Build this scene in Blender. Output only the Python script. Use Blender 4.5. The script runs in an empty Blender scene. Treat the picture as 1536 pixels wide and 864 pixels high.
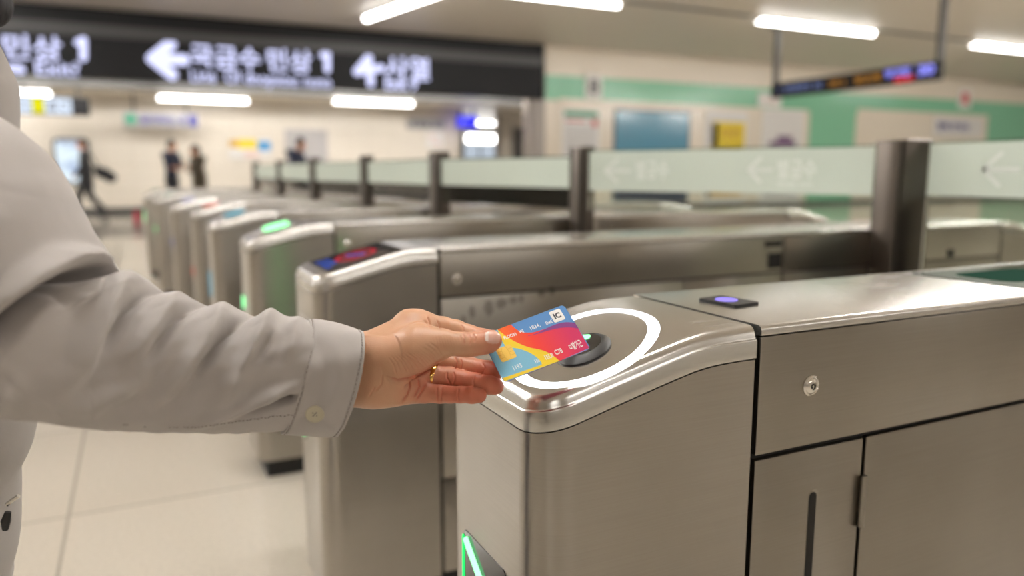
import bpy, bmesh, math, random
import numpy as np
from mathutils import Vector, Matrix
random.seed(7)
S = bpy.context.scene
COL = S.collection
PI = math.pi

# ------------------------------------------------------------------ camera, world, exposure
FPX = 1150.0; CAM_H = 1.05; AZ = math.radians(26.0)
TILT = math.atan((432 - 257) / FPX)
cam_data = bpy.data.cameras.new('camera'); cam = bpy.data.objects.new('camera', cam_data); COL.objects.link(cam)
cam.location = (0, 0, CAM_H); cam.rotation_euler = (PI / 2 - TILT, 0, -AZ)
cam_data.sensor_width = 36; cam_data.lens = FPX / 1536 * 36
cam_data.clip_start = 0.02; cam_data.clip_end = 200
cam_data.dof.use_dof = True; cam_data.dof.focus_distance = 0.82; cam_data.dof.aperture_fstop = 2.3
S.camera = cam
world = bpy.data.worlds.new('world'); S.world = world; world.use_nodes = True
world.node_tree.nodes['Background'].inputs[0].default_value = (0.5, 0.48, 0.45, 1)
world.node_tree.nodes['Background'].inputs[1].default_value = 0.12
S.view_settings.view_transform = 'Standard'; S.view_settings.look = 'None'
S.view_settings.gamma = 1; S.view_settings.use_curve_mapping = False
S.view_settings.exposure = 0.14
TUBE = 60.0          # brightness of the unseen ceiling tubes added overhead

# camera axes, to place a photo point at a known distance / plane
FH = Vector((math.sin(AZ), math.cos(AZ), 0)); RT = Vector((math.cos(AZ), -math.sin(AZ), 0)); UP0 = Vector((0, 0, 1))
FW = FH * math.cos(TILT) - UP0 * math.sin(TILT); UPV = UP0 * math.cos(TILT) + FH * math.sin(TILT)
CP = Vector((0, 0, CAM_H))
def ray(x, y): return FW + RT * ((x - 768) / FPX) - UPV * ((y - 432) / FPX)
def P(x, y, d): return CP + ray(x, y) * d
def on_y(x, y, Y): r = ray(x, y); return CP + r * (Y / r.y)
def on_z(x, y, z): r = ray(x, y); return CP + r * ((z - CAM_H) / r.z)

# ------------------------------------------------------------------ materials
def lin(c): c /= 255.0; return c / 12.92 if c <= .04045 else ((c + .055) / 1.055) ** 2.4
def rgb(r, g, b): return (lin(r), lin(g), lin(b), 1)
def mat(name, col, rough=.5, metal=0.0, **kw):
    m = bpy.data.materials.new(name); m.use_nodes = True
    b = m.node_tree.nodes['Principled BSDF']
    b.inputs['Base Color'].default_value = col; b.inputs['Roughness'].default_value = rough; b.inputs['Metallic'].default_value = metal
    for k, v in kw.items(): b.inputs[k.replace('_', ' ')].default_value = v
    return m
def N(m, t, **kw):
    n = m.node_tree.nodes.new(t)
    for k, v in kw.items(): setattr(n, k, v)
    return n
def L(m, a, b): m.node_tree.links.new(a, b)
def bsdf(m): return m.node_tree.nodes['Principled BSDF']
def emit(name, col, strength):
    m = bpy.data.materials.new(name); m.use_nodes = True; nt = m.node_tree; nt.nodes.clear()
    e = nt.nodes.new('ShaderNodeEmission'); o = nt.nodes.new('ShaderNodeOutputMaterial')
    e.inputs[0].default_value = col; e.inputs[1].default_value = strength
    nt.links.new(e.outputs[0], o.inputs[0]); return m
def noisy(m, scale, lo, hi, vec=(1, 1, 1), detail=4, bump=0, rough=None):
    """colour varies between two tones by noise in object space; optional bump and roughness range"""
    tc = N(m, 'ShaderNodeTexCoord'); mp = N(m, 'ShaderNodeMapping'); nz = N(m, 'ShaderNodeTexNoise')
    mp.inputs['Scale'].default_value = vec; nz.inputs['Scale'].default_value = scale; nz.inputs['Detail'].default_value = detail
    L(m, tc.outputs['Object'], mp.inputs[0]); L(m, mp.outputs[0], nz.inputs['Vector'])
    r = N(m, 'ShaderNodeValToRGB'); r.color_ramp.elements[0].color = lo; r.color_ramp.elements[1].color = hi
    r.color_ramp.elements[0].position = .3; r.color_ramp.elements[1].position = .7
    L(m, nz.outputs[0], r.inputs[0]); L(m, r.outputs[0], bsdf(m).inputs['Base Color'])
    if bump:
        b = N(m, 'ShaderNodeBump'); b.inputs['Strength'].default_value = bump; b.inputs['Distance'].default_value = .001
        L(m, nz.outputs[0], b.inputs['Height']); L(m, b.outputs[0], bsdf(m).inputs['Normal'])
    if rough:
        q = N(m, 'ShaderNodeMapRange'); q.inputs[3].default_value = rough[0]; q.inputs[4].default_value = rough[1]
        L(m, nz.outputs[0], q.inputs[0]); L(m, q.outputs[0], bsdf(m).inputs['Roughness'])
    return m

def steel(name, lo, hi, rough, aniso, grain=(3, 3, 260), bump=.02):
    """brushed stainless steel: fine grain streaks, soft smudges"""
    m = mat(name, hi, rough, 1.0, Anisotropic=aniso, Anisotropic_Rotation=.25)
    tc = N(m, 'ShaderNodeTexCoord'); mp = N(m, 'ShaderNodeMapping'); mp.inputs['Scale'].default_value = grain
    n1 = N(m, 'ShaderNodeTexNoise'); n1.inputs['Scale'].default_value = 2.0; n1.inputs['Detail'].default_value = 3
    L(m, tc.outputs['Object'], mp.inputs[0]); L(m, mp.outputs[0], n1.inputs['Vector'])
    n2 = N(m, 'ShaderNodeTexNoise'); n2.inputs['Scale'].default_value = 5; n2.inputs['Detail'].default_value = 5; L(m, tc.outputs['Object'], n2.inputs['Vector'])
    mx = N(m, 'ShaderNodeMath', operation='MULTIPLY_ADD'); mx.inputs[1].default_value = .35; L(m, n1.outputs[0], mx.inputs[0])
    sc = N(m, 'ShaderNodeMath', operation='MULTIPLY'); sc.inputs[1].default_value = .65; L(m, n2.outputs[0], sc.inputs[0]); L(m, sc.outputs[0], mx.inputs[2])
    r = N(m, 'ShaderNodeValToRGB'); r.color_ramp.elements[0].color = lo; r.color_ramp.elements[1].color = hi
    r.color_ramp.elements[0].position = .3; r.color_ramp.elements[1].position = .65
    L(m, mx.outputs[0], r.inputs[0]); L(m, r.outputs[0], bsdf(m).inputs['Base Color'])
    q = N(m, 'ShaderNodeMapRange'); q.inputs[1].default_value = .3; q.inputs[2].default_value = .7
    q.inputs[3].default_value = rough - .03; q.inputs[4].default_value = rough + .03
    L(m, mx.outputs[0], q.inputs[0]); L(m, q.outputs[0], bsdf(m).inputs['Roughness'])
    if bump:
        b = N(m, 'ShaderNodeBump'); b.inputs['Strength'].default_value = bump; b.inputs['Distance'].default_value = .001
        L(m, n1.outputs[0], b.inputs['Height']); L(m, b.outputs[0], bsdf(m).inputs['Normal'])
    return m

M = {}
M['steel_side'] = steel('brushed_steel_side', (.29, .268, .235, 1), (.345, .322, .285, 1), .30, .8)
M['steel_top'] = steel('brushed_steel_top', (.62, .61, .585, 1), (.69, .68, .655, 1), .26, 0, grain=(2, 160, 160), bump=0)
M['steel_lifted'] = steel('brushed_steel_side_lifted', (.38, .354, .315, 1), (.45, .422, .378, 1), .30, .8)  # steel_side lightened, standing in for brighter reflections on the gates behind
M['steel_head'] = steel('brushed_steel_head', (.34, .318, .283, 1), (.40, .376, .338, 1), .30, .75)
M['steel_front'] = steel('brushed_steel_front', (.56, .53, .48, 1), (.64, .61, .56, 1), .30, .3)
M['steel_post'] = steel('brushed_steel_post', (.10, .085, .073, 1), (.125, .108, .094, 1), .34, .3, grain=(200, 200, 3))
M['chrome'] = mat('polished_steel', (.72, .70, .66, 1), .18, 1.0)
M['gap'] = mat('dark_gap', (.012, .011, .01, 1), .7)
M['black_base'] = mat('black_plinth', (.01, .01, .01, 1), .5)
M['black_plastic'] = mat('black_plastic', (.012, .012, .013, 1), .45)
M['black_glass'] = mat('black_glass', (.008, .008, .01, 1), .06)
M['ring_led'] = emit('white_ring_led', (.93, .95, 1, 1), 4.0)
M['green_led'] = emit('green_led', (.02, .95, .16, 1), 1.6)
M['green_core'] = emit('green_led_core', (.30, 1, .42, 1), 2.2)
M['violet_led'] = emit('violet_led', (.34, .27, .95, 1), 1.2)
M['cyan_led'] = emit('cyan_led', (.22, .60, .75, 1), .9)
M['red_led'] = emit('red_led', (.95, .18, .12, 1), .9)
M['lilac_led'] = emit('lilac_led', (.40, .42, .85, 1), .8)
M['teal_led'] = emit('teal_led', (.10, .42, .28, 1), .5)
M['blue_text'] = emit('blue_screen_text', (.10, .18, .75, 1), .7)
M['red_text'] = emit('red_screen_ring', (.75, .06, .08, 1), .6)
M['tube'] = emit('added_tube', (1, .972, .935, 1), TUBE)
M['fill_tube_dim'] = emit('added_tube_dim', (1, .972, .935, 1), TUBE * .42)
M['fill_tube_strong'] = emit('added_tube_strong', (1, .972, .935, 1), TUBE * 2.7)
M['tube_view'] = emit('fluorescent_tube_soft', (1, .972, .935, 1), 13.0)
M['tube_far'] = emit('corridor_tube', (1, .972, .935, 1), 9.0)
M['cove'] = emit('wall_fill_lamp', (1, .96, .90, 1), 30.0)
M['sign_text'] = emit('sign_lettering', (.66, .68, 1, 1), 1.35)
M['sign_black'] = mat('sign_black_face', (.016, .016, .018, 1), .5, Specular_IOR_Level=.2)
M['sign_dark'] = mat('sign_dark_band', (.008, .008, .009, 1), .35, Specular_IOR_Level=.25)
M['sign_grey'] = mat('sign_grey_strip', (.05, .049, .05, 1), .4)
M['yellow_lit'] = emit('yellow_lit_panel', (.80, .75, .01, 1), 1.0)
M['white_lit'] = emit('white_lit_panel', (.75, .85, 1, 1), 1.1)
M['blue_lit'] = emit('blue_lit_sign', (.03, .03, .95, 1), 1.1)
M['violet_lit'] = emit('violet_lit_text', (.28, .28, .95, 1), 1.1)
M['orange_lit'] = emit('amber_lit_text', (.8, .35, .05, 1), .6)
M['dim_lit'] = emit('dim_blue_lit_text', (.30, .38, .75, 1), .6)
M['red_lit'] = emit('red_lit_text', (.95, .05, .06, 1), 1.0)

# ------------------------------------------------------------------ object helpers
def tag(o, label=None, cat=None, group=None, kind=None):
    if label: o['label'] = label
    if cat: o['category'] = cat
    if group: o['group'] = group
    if kind: o['kind'] = kind
    return o
def empty(name, loc=(0, 0, 0), label=None, cat=None, group=None, rz=0):
    o = bpy.data.objects.new(name, None); COL.objects.link(o); o.location = loc; o.rotation_euler = (0, 0, rz)
    o.empty_display_size = .05
    return tag(o, label, cat, group)
def link(name, me, m, parent=None):
    if m is not None and not me.materials: me.materials.append(m)
    o = bpy.data.objects.new(name, me); COL.objects.link(o)
    if parent is not None: o.parent = parent
    return o
def build(name, bm, m, parent=None, smooth=None):
    bmesh.ops.recalc_face_normals(bm, faces=bm.faces)
    me = bpy.data.meshes.new(name); bm.to_mesh(me); bm.free()
    if smooth is not None:
        for p in me.polygons: p.use_smooth = True
        if smooth < 179:
            me.set_sharp_from_angle(angle=math.radians(smooth))
    return link(name, me, m, parent)
def pydata(name, v, f, m, parent=None, smooth=True):
    me = bpy.data.meshes.new(name); me.from_pydata([tuple(x) for x in v], [], [tuple(x) for x in f]); me.update()
    if smooth:
        for p in me.polygons: p.use_smooth = True
    return link(name, me, m, parent)
def add_box(bm, a, b, bev=0, seg=2):
    r = bmesh.ops.create_cube(bm, size=1)
    c = [(a[i] + b[i]) / 2 for i in range(3)]; s = [abs(b[i] - a[i]) for i in range(3)]
    for v in r['verts']: v.co = Vector((v.co.x * s[0] + c[0], v.co.y * s[1] + c[1], v.co.z * s[2] + c[2]))
    if bev:
        es = list({e for v in r['verts'] for e in v.link_edges})
        bmesh.ops.bevel(bm, geom=es, offset=bev, segments=seg, affect='EDGES', profile=.5)
    return bm
def boxes(name, lst, m, parent=None, bev=0):
    bm = bmesh.new()
    for a, b in lst: add_box(bm, a, b, bev)
    return build(name, bm, m, parent, 40 if bev else None)
def box(name, a, b, m, parent=None, bev=0): return boxes(name, [(a, b)], m, parent, bev)
def add_prism(bm, pts, axis_vec):
    pp = [Vector(p) for p in pts]; pp = [p for i, p in enumerate(pp) if (p - pp[i - 1]).length > 1e-7]
    vs = [bm.verts.new(p) for p in pp]; f = bm.faces.new(vs)
    r = bmesh.ops.extrude_face_region(bm, geom=[f])
    for v in r['geom']:
        if isinstance(v, bmesh.types.BMVert): v.co += Vector(axis_vec)
def prism(name, pts, vec, m, parent=None, bev=0):
    bm = bmesh.new(); add_prism(bm, pts, vec)
    if bev: bmesh.ops.bevel(bm, geom=list(bm.edges), offset=bev, segments=2, affect='EDGES', profile=.5)
    return build(name, bm, m, parent, 40 if bev else None)
def add_lathe(bm, prof, mtx, n=32, close=True):
    """prof: list of (r, h) revolved about local z, placed by mtx"""
    rings = []
    for r, h in prof:
        rings.append([bm.verts.new(mtx @ Vector((r * math.cos(2 * PI * i / n), r * math.sin(2 * PI * i / n), h))) for i in range(n)])
    for a, b in zip(rings, rings[1:]):
        for i in range(n): bm.faces.new((a[i], a[(i + 1) % n], b[(i + 1) % n], b[i]))
    if close:
        bm.faces.new(rings[0][::-1]); bm.faces.new(rings[-1])
def lathe(name, prof, mtx, m, parent=None, n=32, smooth=35):
    bm = bmesh.new(); add_lathe(bm, prof, mtx, n); return build(name, bm, m, parent, smooth)
def add_tube(bm, pts, r, n=8, caps=True):
    pts = [Vector(p) for p in pts]; rings = []
    up = Vector((.123, .31, .94))
    for i, p in enumerate(pts):
        t = (pts[min(i + 1, len(pts) - 1)] - pts[max(i - 1, 0)]).normalized()
        s = t.cross(up).normalized(); q = s.cross(t)
        rr = r[i] if isinstance(r, (list, tuple)) else r
        rings.append([bm.verts.new(p + (s * math.cos(2 * PI * k / n) + q * math.sin(2 * PI * k / n)) * rr) for k in range(n)])
    for a, b in zip(rings, rings[1:]):
        for k in range(n): bm.faces.new((a[k], a[(k + 1) % n], b[(k + 1) % n], b[k]))
    if caps: bm.faces.new(rings[0][::-1]); bm.faces.new(rings[-1])
def tube(name, pts, r, m, parent=None, n=8):
    bm = bmesh.new(); add_tube(bm, pts, r, n); return build(name, bm, m, parent, 50)
def frame_mtx(o, z, x=None):
    z = Vector(z).normalized(); x = Vector(x) if x is not None else (Vector((1, 0, 0)) if abs(z.x) < .9 else Vector((0, 1, 0)))
    x = (x - z * x.dot(z)).normalized(); y = z.cross(x)
    mm = Matrix((x, y, z)).transposed().to_4x4(); mm.translation = Vector(o); return mm
def capsule_outline(w, h, r, n=6):
    pts = []
    for cx, cy, a0 in ((w / 2 - r, h / 2 - r, 0), (-w / 2 + r, h / 2 - r, 90), (-w / 2 + r, -h / 2 + r, 180), (w / 2 - r, -h / 2 + r, 270)):
        for i in range(n + 1):
            a = math.radians(a0 + 90 * i / n); pts.append((cx + r * math.cos(a), cy + r * math.sin(a)))
    return pts
def plate(name, mtx, w, h, r, t, m, parent=None, bev=0):
    """rounded plate in the local xy plane of mtx, t thick along +z"""
    bm = bmesh.new(); z = (mtx.to_3x3() @ Vector((0, 0, 1))) * t
    add_prism(bm, [mtx @ Vector((x, y, 0)) for x, y in capsule_outline(w, h, r)], z)
    return build(name, bm, m, parent, 30)
def text_geo(body, bold=.02):
    cu = bpy.data.curves.new('text_tmp', 'FONT'); cu.body = body; cu.offset = bold; cu.resolution_u = 3
    o = bpy.data.objects.new('text_tmp', cu); COL.objects.link(o)
    dg = bpy.context.evaluated_depsgraph_get(); dg.update()
    me = bpy.data.meshes.new_from_object(o.evaluated_get(dg))
    bpy.data.objects.remove(o); bpy.data.curves.remove(cu)
    v = np.array([x.co[:] for x in me.vertices]); f = [tuple(p.vertices) for p in me.polygons]
    bpy.data.meshes.remove(me)
    return v, f
def text(name, body, o, xv, yv, m, parent=None, bold=.02, lift=None):
    """lettering fitted into the parallelogram o, o+xv, o+yv"""
    v, f = text_geo(body, bold)
    lo = v.min(0); hi = v.max(0); o = Vector(o); xv = Vector(xv); yv = Vector(yv)
    nrm = xv.cross(yv).normalized() * (lift or 0)
    q = [o + xv * ((a[0] - lo[0]) / (hi[0] - lo[0])) + yv * ((a[1] - lo[1]) / max(hi[1] - lo[1], 1e-6)) + nrm for a in v]
    if parent is not None: q = [a - parent.location for a in q]
    return pydata(name, q, f, m, parent, smooth=False)

# ------------------------------------------------------------------ implicit surfaces (bodies, hands, clothes)
class Field:
    def __init__(s, lo, hi, vox):
        s.lo = np.array(lo, float); s.vox = vox
        s.n = np.ceil((np.array(hi, float) - s.lo) / vox).astype(int) + 1
        s.ax = [(s.lo[i] + np.arange(s.n[i]) * vox).astype(np.float32) for i in range(3)]
        s.d = np.full(s.n, 1.0, np.float32)
    def _sub(s, lo, hi, pad):
        a = np.clip(np.floor((np.minimum(lo, hi) - pad - s.lo) / s.vox).astype(int), 0, s.n - 1)
        b = np.clip(np.ceil((np.maximum(lo, hi) + pad - s.lo) / s.vox).astype(int) + 1, 1, s.n)
        sl = tuple(slice(int(a[i]), int(max(b[i], a[i] + 1))) for i in range(3))
        return sl, s.ax[0][sl[0]][:, None, None], s.ax[1][sl[1]][None, :, None], s.ax[2][sl[2]][None, None, :]
    def cone(s, a, b, ra, rb, k=.0, op='add', flat=None):
        """round cone a->b smoothly joined; flat=(dir, f) squashes the section along dir by f"""
        a = np.array(a, np.float32); b = np.array(b, np.float32); R = max(ra, rb)
        ff = max(1.0, flat[1]) if flat else 1.0
        sl, X, Y, Z = s._sub(np.minimum(a, b), np.maximum(a, b), R * ff + k + 4 * s.vox)
        ba = b - a; L2 = float(ba @ ba) + 1e-12
        px, py, pz = X - a[0], Y - a[1], Z - a[2]
        h = np.clip((px * ba[0] + py * ba[1] + pz * ba[2]) / L2, 0, 1)
        qx, qy, qz = px - h * ba[0], py - h * ba[1], pz - h * ba[2]
        if flat:
            n = np.array(flat[0], np.float32); n = n / np.linalg.norm(n); f = flat[1]
            dn = qx * n[0] + qy * n[1] + qz * n[2]
            d = np.sqrt(np.maximum(qx * qx + qy * qy + qz * qz - dn * dn, 0) + (dn / f) ** 2)
        else: d = np.sqrt(qx * qx + qy * qy + qz * qz)
        d = d - (ra + (rb - ra) * h)
        if flat and flat[1] < 1: d = d * flat[1] ** .5
        s._mix(sl, d, k, op)
    def ell(s, c, r, k=.0, rot=None, op='add'):
        """ellipsoid; rot = 3x3 whose rows are its axes"""
        c = np.array(c, np.float32); r = np.array(r, float); R = float(max(r))
        sl, X, Y, Z = s._sub(c, c, R + k + 4 * s.vox)
        p = [X - c[0], Y - c[1], Z - c[2]]
        if rot is None: rot = np.eye(3)
        q = [p[0] * rot[i][0] + p[1] * rot[i][1] + p[2] * rot[i][2] for i in range(3)]
        k0 = np.sqrt(sum((q[i] / r[i]) ** 2 for i in range(3))); k1 = np.sqrt(sum((q[i] / r[i] ** 2) ** 2 for i in range(3)))
        d = k0 * (k0 - 1) / np.maximum(k1, 1e-6)
        s._mix(sl, d.astype(np.float32), k, op)
    def _mix(s, sl, d, k, op):
        c = s.d[sl]
        if op == 'cut': c2 = np.maximum(c, -d)
        elif k > 0:
            h = np.maximum(k - np.abs(c - d), 0) / k; c2 = np.minimum(c, d) - h * h * k * .25
        else: c2 = np.minimum(c, d)
        s.d[sl] = c2
    def merge(s, o): s.d = np.minimum(s.d, o.d)
    def clip_plane(s, p, n):
        p = np.array(p, np.float32); n = np.array(n, np.float32); n = n / np.linalg.norm(n)
        X, Y, Z = s.ax[0][:, None, None], s.ax[1][None, :, None], s.ax[2][None, None, :]
        s.d = np.maximum(s.d, (X - p[0]) * n[0] + (Y - p[1]) * n[1] + (Z - p[2]) * n[2])
    def mesh(s):
        D = s.d.copy()
        D[0] = D[-1] = 1; D[:, 0] = D[:, -1] = 1; D[:, :, 0] = D[:, :, -1] = 1
        I = D < 0; n = np.array(D.shape) - 1
        any_ = np.zeros(n, bool); all_ = np.ones(n, bool)
        cs = [(i, j, k) for i in (0, 1) for j in (0, 1) for k in (0, 1)]
        cut = lambda A, c: A[c[0]:c[0] + n[0], c[1]:c[1] + n[1], c[2]:c[2] + n[2]]
        for c in cs: any_ |= cut(I, c); all_ &= cut(I, c)
        act = any_ & ~all_; idx = np.full(n, -1, np.int64); ijk = np.argwhere(act); idx[act] = np.arange(len(ijk))
        acc = np.zeros((len(ijk), 3)); cnt = np.zeros(len(ijk))
        val = {c: D[ijk[:, 0] + c[0], ijk[:, 1] + c[1], ijk[:, 2] + c[2]] for c in cs}
        for a in cs:
            for ax in range(3):
                if a[ax] == 0:
                    b = list(a); b[ax] = 1; b = tuple(b); va, vb = val[a], val[b]
                    m_ = (va < 0) != (vb < 0); t = np.where(m_, va / np.where(m_, va - vb, 1), 0)
                    p = np.tile(np.array(a, float), (len(ijk), 1)); p[:, ax] += t
                    acc[m_] += p[m_]; cnt[m_] += 1
        V = s.lo + (ijk + acc / np.maximum(cnt, 1)[:, None]) * s.vox
        F = []
        for ax in range(3):
            o1, o2 = [(1, 2), (2, 0), (0, 1)][ax]
            A = I[:-1] if ax == 0 else (I[:, :-1] if ax == 1 else I[:, :, :-1])
            B = I[1:] if ax == 0 else (I[:, 1:] if ax == 1 else I[:, :, 1:])
            e = np.argwhere(A != B)
            ok = np.ones(len(e), bool)
            for o in (o1, o2): ok &= (e[:, o] > 0) & (e[:, o] < n[o])
            ok &= e[:, ax] < n[ax]; e = e[ok]
            fl = A[e[:, 0], e[:, 1], e[:, 2]]
            def at(d1, d2):
                q = e.copy(); q[:, o1] -= d1; q[:, o2] -= d2; return idx[q[:, 0], q[:, 1], q[:, 2]]
            Q = np.stack([at(1, 1), at(0, 1), at(0, 0), at(1, 0)], 1)
            Q[~fl] = Q[~fl][:, ::-1]; F.append(Q)
        F = np.concatenate(F); F = F[(F >= 0).all(1)]
        return V, F
def fast_mesh(name, V, F, m, parent=None):
    me = bpy.data.meshes.new(name)
    V = np.asarray(V, np.float32); F = np.asarray(F, np.int32); k = F.shape[1]
    me.vertices.add(len(V)); me.vertices.foreach_set('co', V.ravel())
    me.loops.add(F.size); me.loops.foreach_set('vertex_index', F.ravel())
    me.polygons.add(len(F)); me.polygons.foreach_set('loop_start', np.arange(0, F.size, k, dtype=np.int32))
    me.polygons.foreach_set('use_smooth', np.ones(len(F), bool))
    me.update(calc_edges=True); me.validate()
    return link(name, me, m, parent)
# ================================================================== THE HALL
YG = 18.0; YB = 21.4; ZC = 4.25; ZB = 2.85
XL, XR, YF = -15.0, 36.0, -9.0
def tiles(name, lo, hi, grout, size, rough, gap=.006, coat=0, axes='XY', off=(0, 0)):
    m = mat(name, lo, rough)
    tc = N(m, 'ShaderNodeTexCoord'); mp = N(m, 'ShaderNodeMapping'); L(m, tc.outputs['Object'], mp.inputs[0])
    if axes == 'XZ': mp.inputs['Rotation'].default_value = (PI / 2, 0, 0)
    if axes == 'YZ': mp.inputs['Rotation'].default_value = (PI / 2, 0, PI / 2)
    mp.inputs['Location'].default_value = (off[0], off[1], 0)
    br = N(m, 'ShaderNodeTexBrick', offset=0.0); L(m, mp.outputs[0], br.inputs['Vector'])
    br.inputs['Scale'].default_value = 1; br.inputs['Mortar Size'].default_value = gap; br.inputs['Mortar Smooth'].default_value = .1
    br.inputs['Brick Width'].default_value = size[0]; br.inputs['Row Height'].default_value = size[1]
    br.inputs['Color1'].default_value = lo; br.inputs['Color2'].default_value = hi; br.inputs['Mortar'].default_value = grout
    nz = N(m, 'ShaderNodeTexNoise'); nz.inputs['Scale'].default_value = 90; nz.inputs['Detail'].default_value = 3; L(m, tc.outputs['Object'], nz.inputs['Vector'])
    mx = N(m, 'ShaderNodeMixRGB', blend_type='MULTIPLY'); mx.inputs[0].default_value = .35
    L(m, br.outputs[0], mx.inputs[1]); L(m, nz.outputs[0], mx.inputs[2]); 
    g = N(m, 'ShaderNodeGamma'); g.inputs[1].default_value = 1.0; L(m, mx.outputs[0], g.inputs[0])
    L(m, g.outputs[0], bsdf(m).inputs['Base Color'])
    if coat: bsdf(m).inputs['Coat Weight'].default_value = coat; bsdf(m).inputs['Coat Roughness'].default_value = .06
    return m
M['floor'] = tiles('granite_floor_tiles', (.70, .64, .55, 1), (.75, .69, .60, 1), (.46, .41, .35, 1), (.9, .9), .12, .005, off=(.25, .1))
M['floor_dark'] = tiles('dark_floor_tiles', (.17, .155, .145, 1), (.20, .185, .17, 1), (.1, .09, .08, 1), (.6, .6), .25)
M['wall_cream'] = tiles('cream_wall_tiles', (.86, .79, .69, 1), (.88, .81, .71, 1), (.74, .66, .56, 1), (.6, .3), .25, .006, axes='XZ')
M['wall_plain'] = mat('plain_cream_wall', (.74, .68, .58, 1), .4)
M['wall_shade'] = mat('taupe_wall', (.42, .38, .33, 1), .5)
M['cream_panel'] = mat('cream_panel', (.78, .70, .59, 1), .22)
M['green_panel'] = mat('mint_green_panel', (.24, .55, .36, 1), .18)
M['pillar'] = mat('grey_pillar_stone', (.36, .32, .29, 1), .4)
M['skirting'] = mat('dark_skirting', (.03, .03, .032, 1), .4)
# linear metal ceiling: fine grooves along x
M['ceiling'] = mat('linear_ceiling', (.70, .64, .56, 1), .45)
_m = M['ceiling']; _tc = N(_m, 'ShaderNodeTexCoord'); _w = N(_m, 'ShaderNodeTexWave', bands_direction='Y'); _w.inputs['Scale'].default_value = 1.6
L(_m, _tc.outputs['Object'], _w.inputs[0]); _r = N(_m, 'ShaderNodeValToRGB'); _r.color_ramp.elements[0].position = .0; _r.color_ramp.elements[1].position = .12
_r.color_ramp.elements[0].color = (.56, .51, .44, 1); _r.color_ramp.elements[1].color = (.70, .64, .56, 1)
L(_m, _w.outputs[0], _r.inputs[0]); L(_m, _r.outputs[0], bsdf(_m).inputs['Base Color'])
M['white_paint'] = mat('white_paint', (.8, .79, .76, 1), .4)
M['paper'] = mat('white_paper', (.72, .70, .68, 1), .3)
M['ink'] = mat('grey_ink', (.42, .41, .42, 1), .4)
M['dark_ink'] = mat('dark_ink', (.03, .03, .045, 1), .4)
M['red_ink'] = mat('red_ink', (.62, .10, .11, 1), .4)
M['green_ink'] = mat('green_ink', (.06, .33, .20, 1), .4)
M['blue_ink'] = mat('navy_ink', (.05, .05, .28, 1), .4)
M['yellow_ink'] = mat('yellow_ink', (.82, .62, .02, 1), .4)
M['amber_ink'] = mat('amber_ink', (.62, .36, .03, 1), .4)
M['sky_ink'] = mat('sky_blue_ink', (.03, .28, .62, 1), .4)
M['pink_ink'] = mat('pale_pink_ink', (.75, .55, .50, 1), .4)
M['blue_board'] = mat('blue_display_face', (.10, .29, .42, 1), .15)
M['navy'] = mat('navy_face', (.02, .035, .07, 1), .3)
M['mauve'] = mat('mauve_ink', (.18, .10, .20, 1), .4)
M['metal_dark'] = mat('dark_bracket_metal', (.075, .072, .07, 1), .5)
M['door_grey'] = mat('grey_door_metal', (.42, .40, .40, 1), .4, .3)

def struct(name, a, b, m, bev=0): return tag(box(name, a, b, m, bev=bev), kind='structure')
struct('floor', (XL, YF, -.12), (XR, 29, 0), M['floor'])
struct('trim_1', (XL + .02, 13.9, .0005), (2.2, 17.4, .003), M['floor_dark'])
struct('ceiling', (XL, YF, ZC), (XR, YG + .3, ZC + .1), M['ceiling'])
struct('ceiling_back', (XL, YG + 1.3, ZB), (18, 29, ZB + .1), M['wall_plain'])
struct('ceiling_cove', (XL, YG + .3, ZC - .6), (18, YG + 1.4, ZC - .5), M['white_paint'])
struct('trim_8', (XL, YG + 1.28, ZB), (18, YG + 1.4, ZC - .6), M['metal_dark'])
struct('wall_left', (XL - .15, YF, 0), (XL, 29, ZC), M['wall_plain'])
struct('wall_front', (XL, YF - .15, 0), (XR, YF, ZC), M['wall_shade'])
struct('wall_right', (XR, YF, 0), (XR + .15, 29, ZC), M['wall_plain'])
xo = on_y(686, 180, YB).x; xp = on_y(800, 150, YG).x; xg = on_y(817.5, 150, YG).x
struct('wall_back', (XL, YB, 0), (xo, YB + .2, ZB), M['wall_cream'])
struct('baseboard_back', (XL, YB - .02, 0), (xo, YB, .16), M['skirting'])
struct('wall_side', (xg, YG, 0), (XR, YG + .3, ZC), M['cream_panel'])
struct('wall_pillar', (xp, YG - .02, 0), (xg, YG + .6, ZC - 1.3), M['pillar'])
struct('wall_far', (xo - 1, 27.5, 0), (18, 27.7, ZB), M['wall_plain'])
struct('wall_passage', (xo - .2, YB + .2, 0), (xo, 27.5, ZB), M['wall_cream'])
# jamb and wall piece at the mouth of the passage
xj = on_y(746, 200, 23.0).x
struct('trim_2', (xj, 23.0, 0), (xj + .12, 23.2, ZB), M['wall_shade'])
struct('wall_inner', (xj + .12, 23.05, 0), (16, 23.25, ZB), M['wall_plain'])
xd0 = on_y(768, 200, 23.0).x; xd1 = on_y(797, 200, 23.0).x
d = tag(box('door_1', (xd0, 22.99, 0), (xd1, 23.05, on_y(780, 190, 23.0).z), M['wall_shade']), kind='structure')
box('door_panel', (xd0 + .06, 22.985, .02), (xd1 - .06, 22.992, on_y(780, 190, 23.0).z - .06), M['metal_dark'], d)
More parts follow.
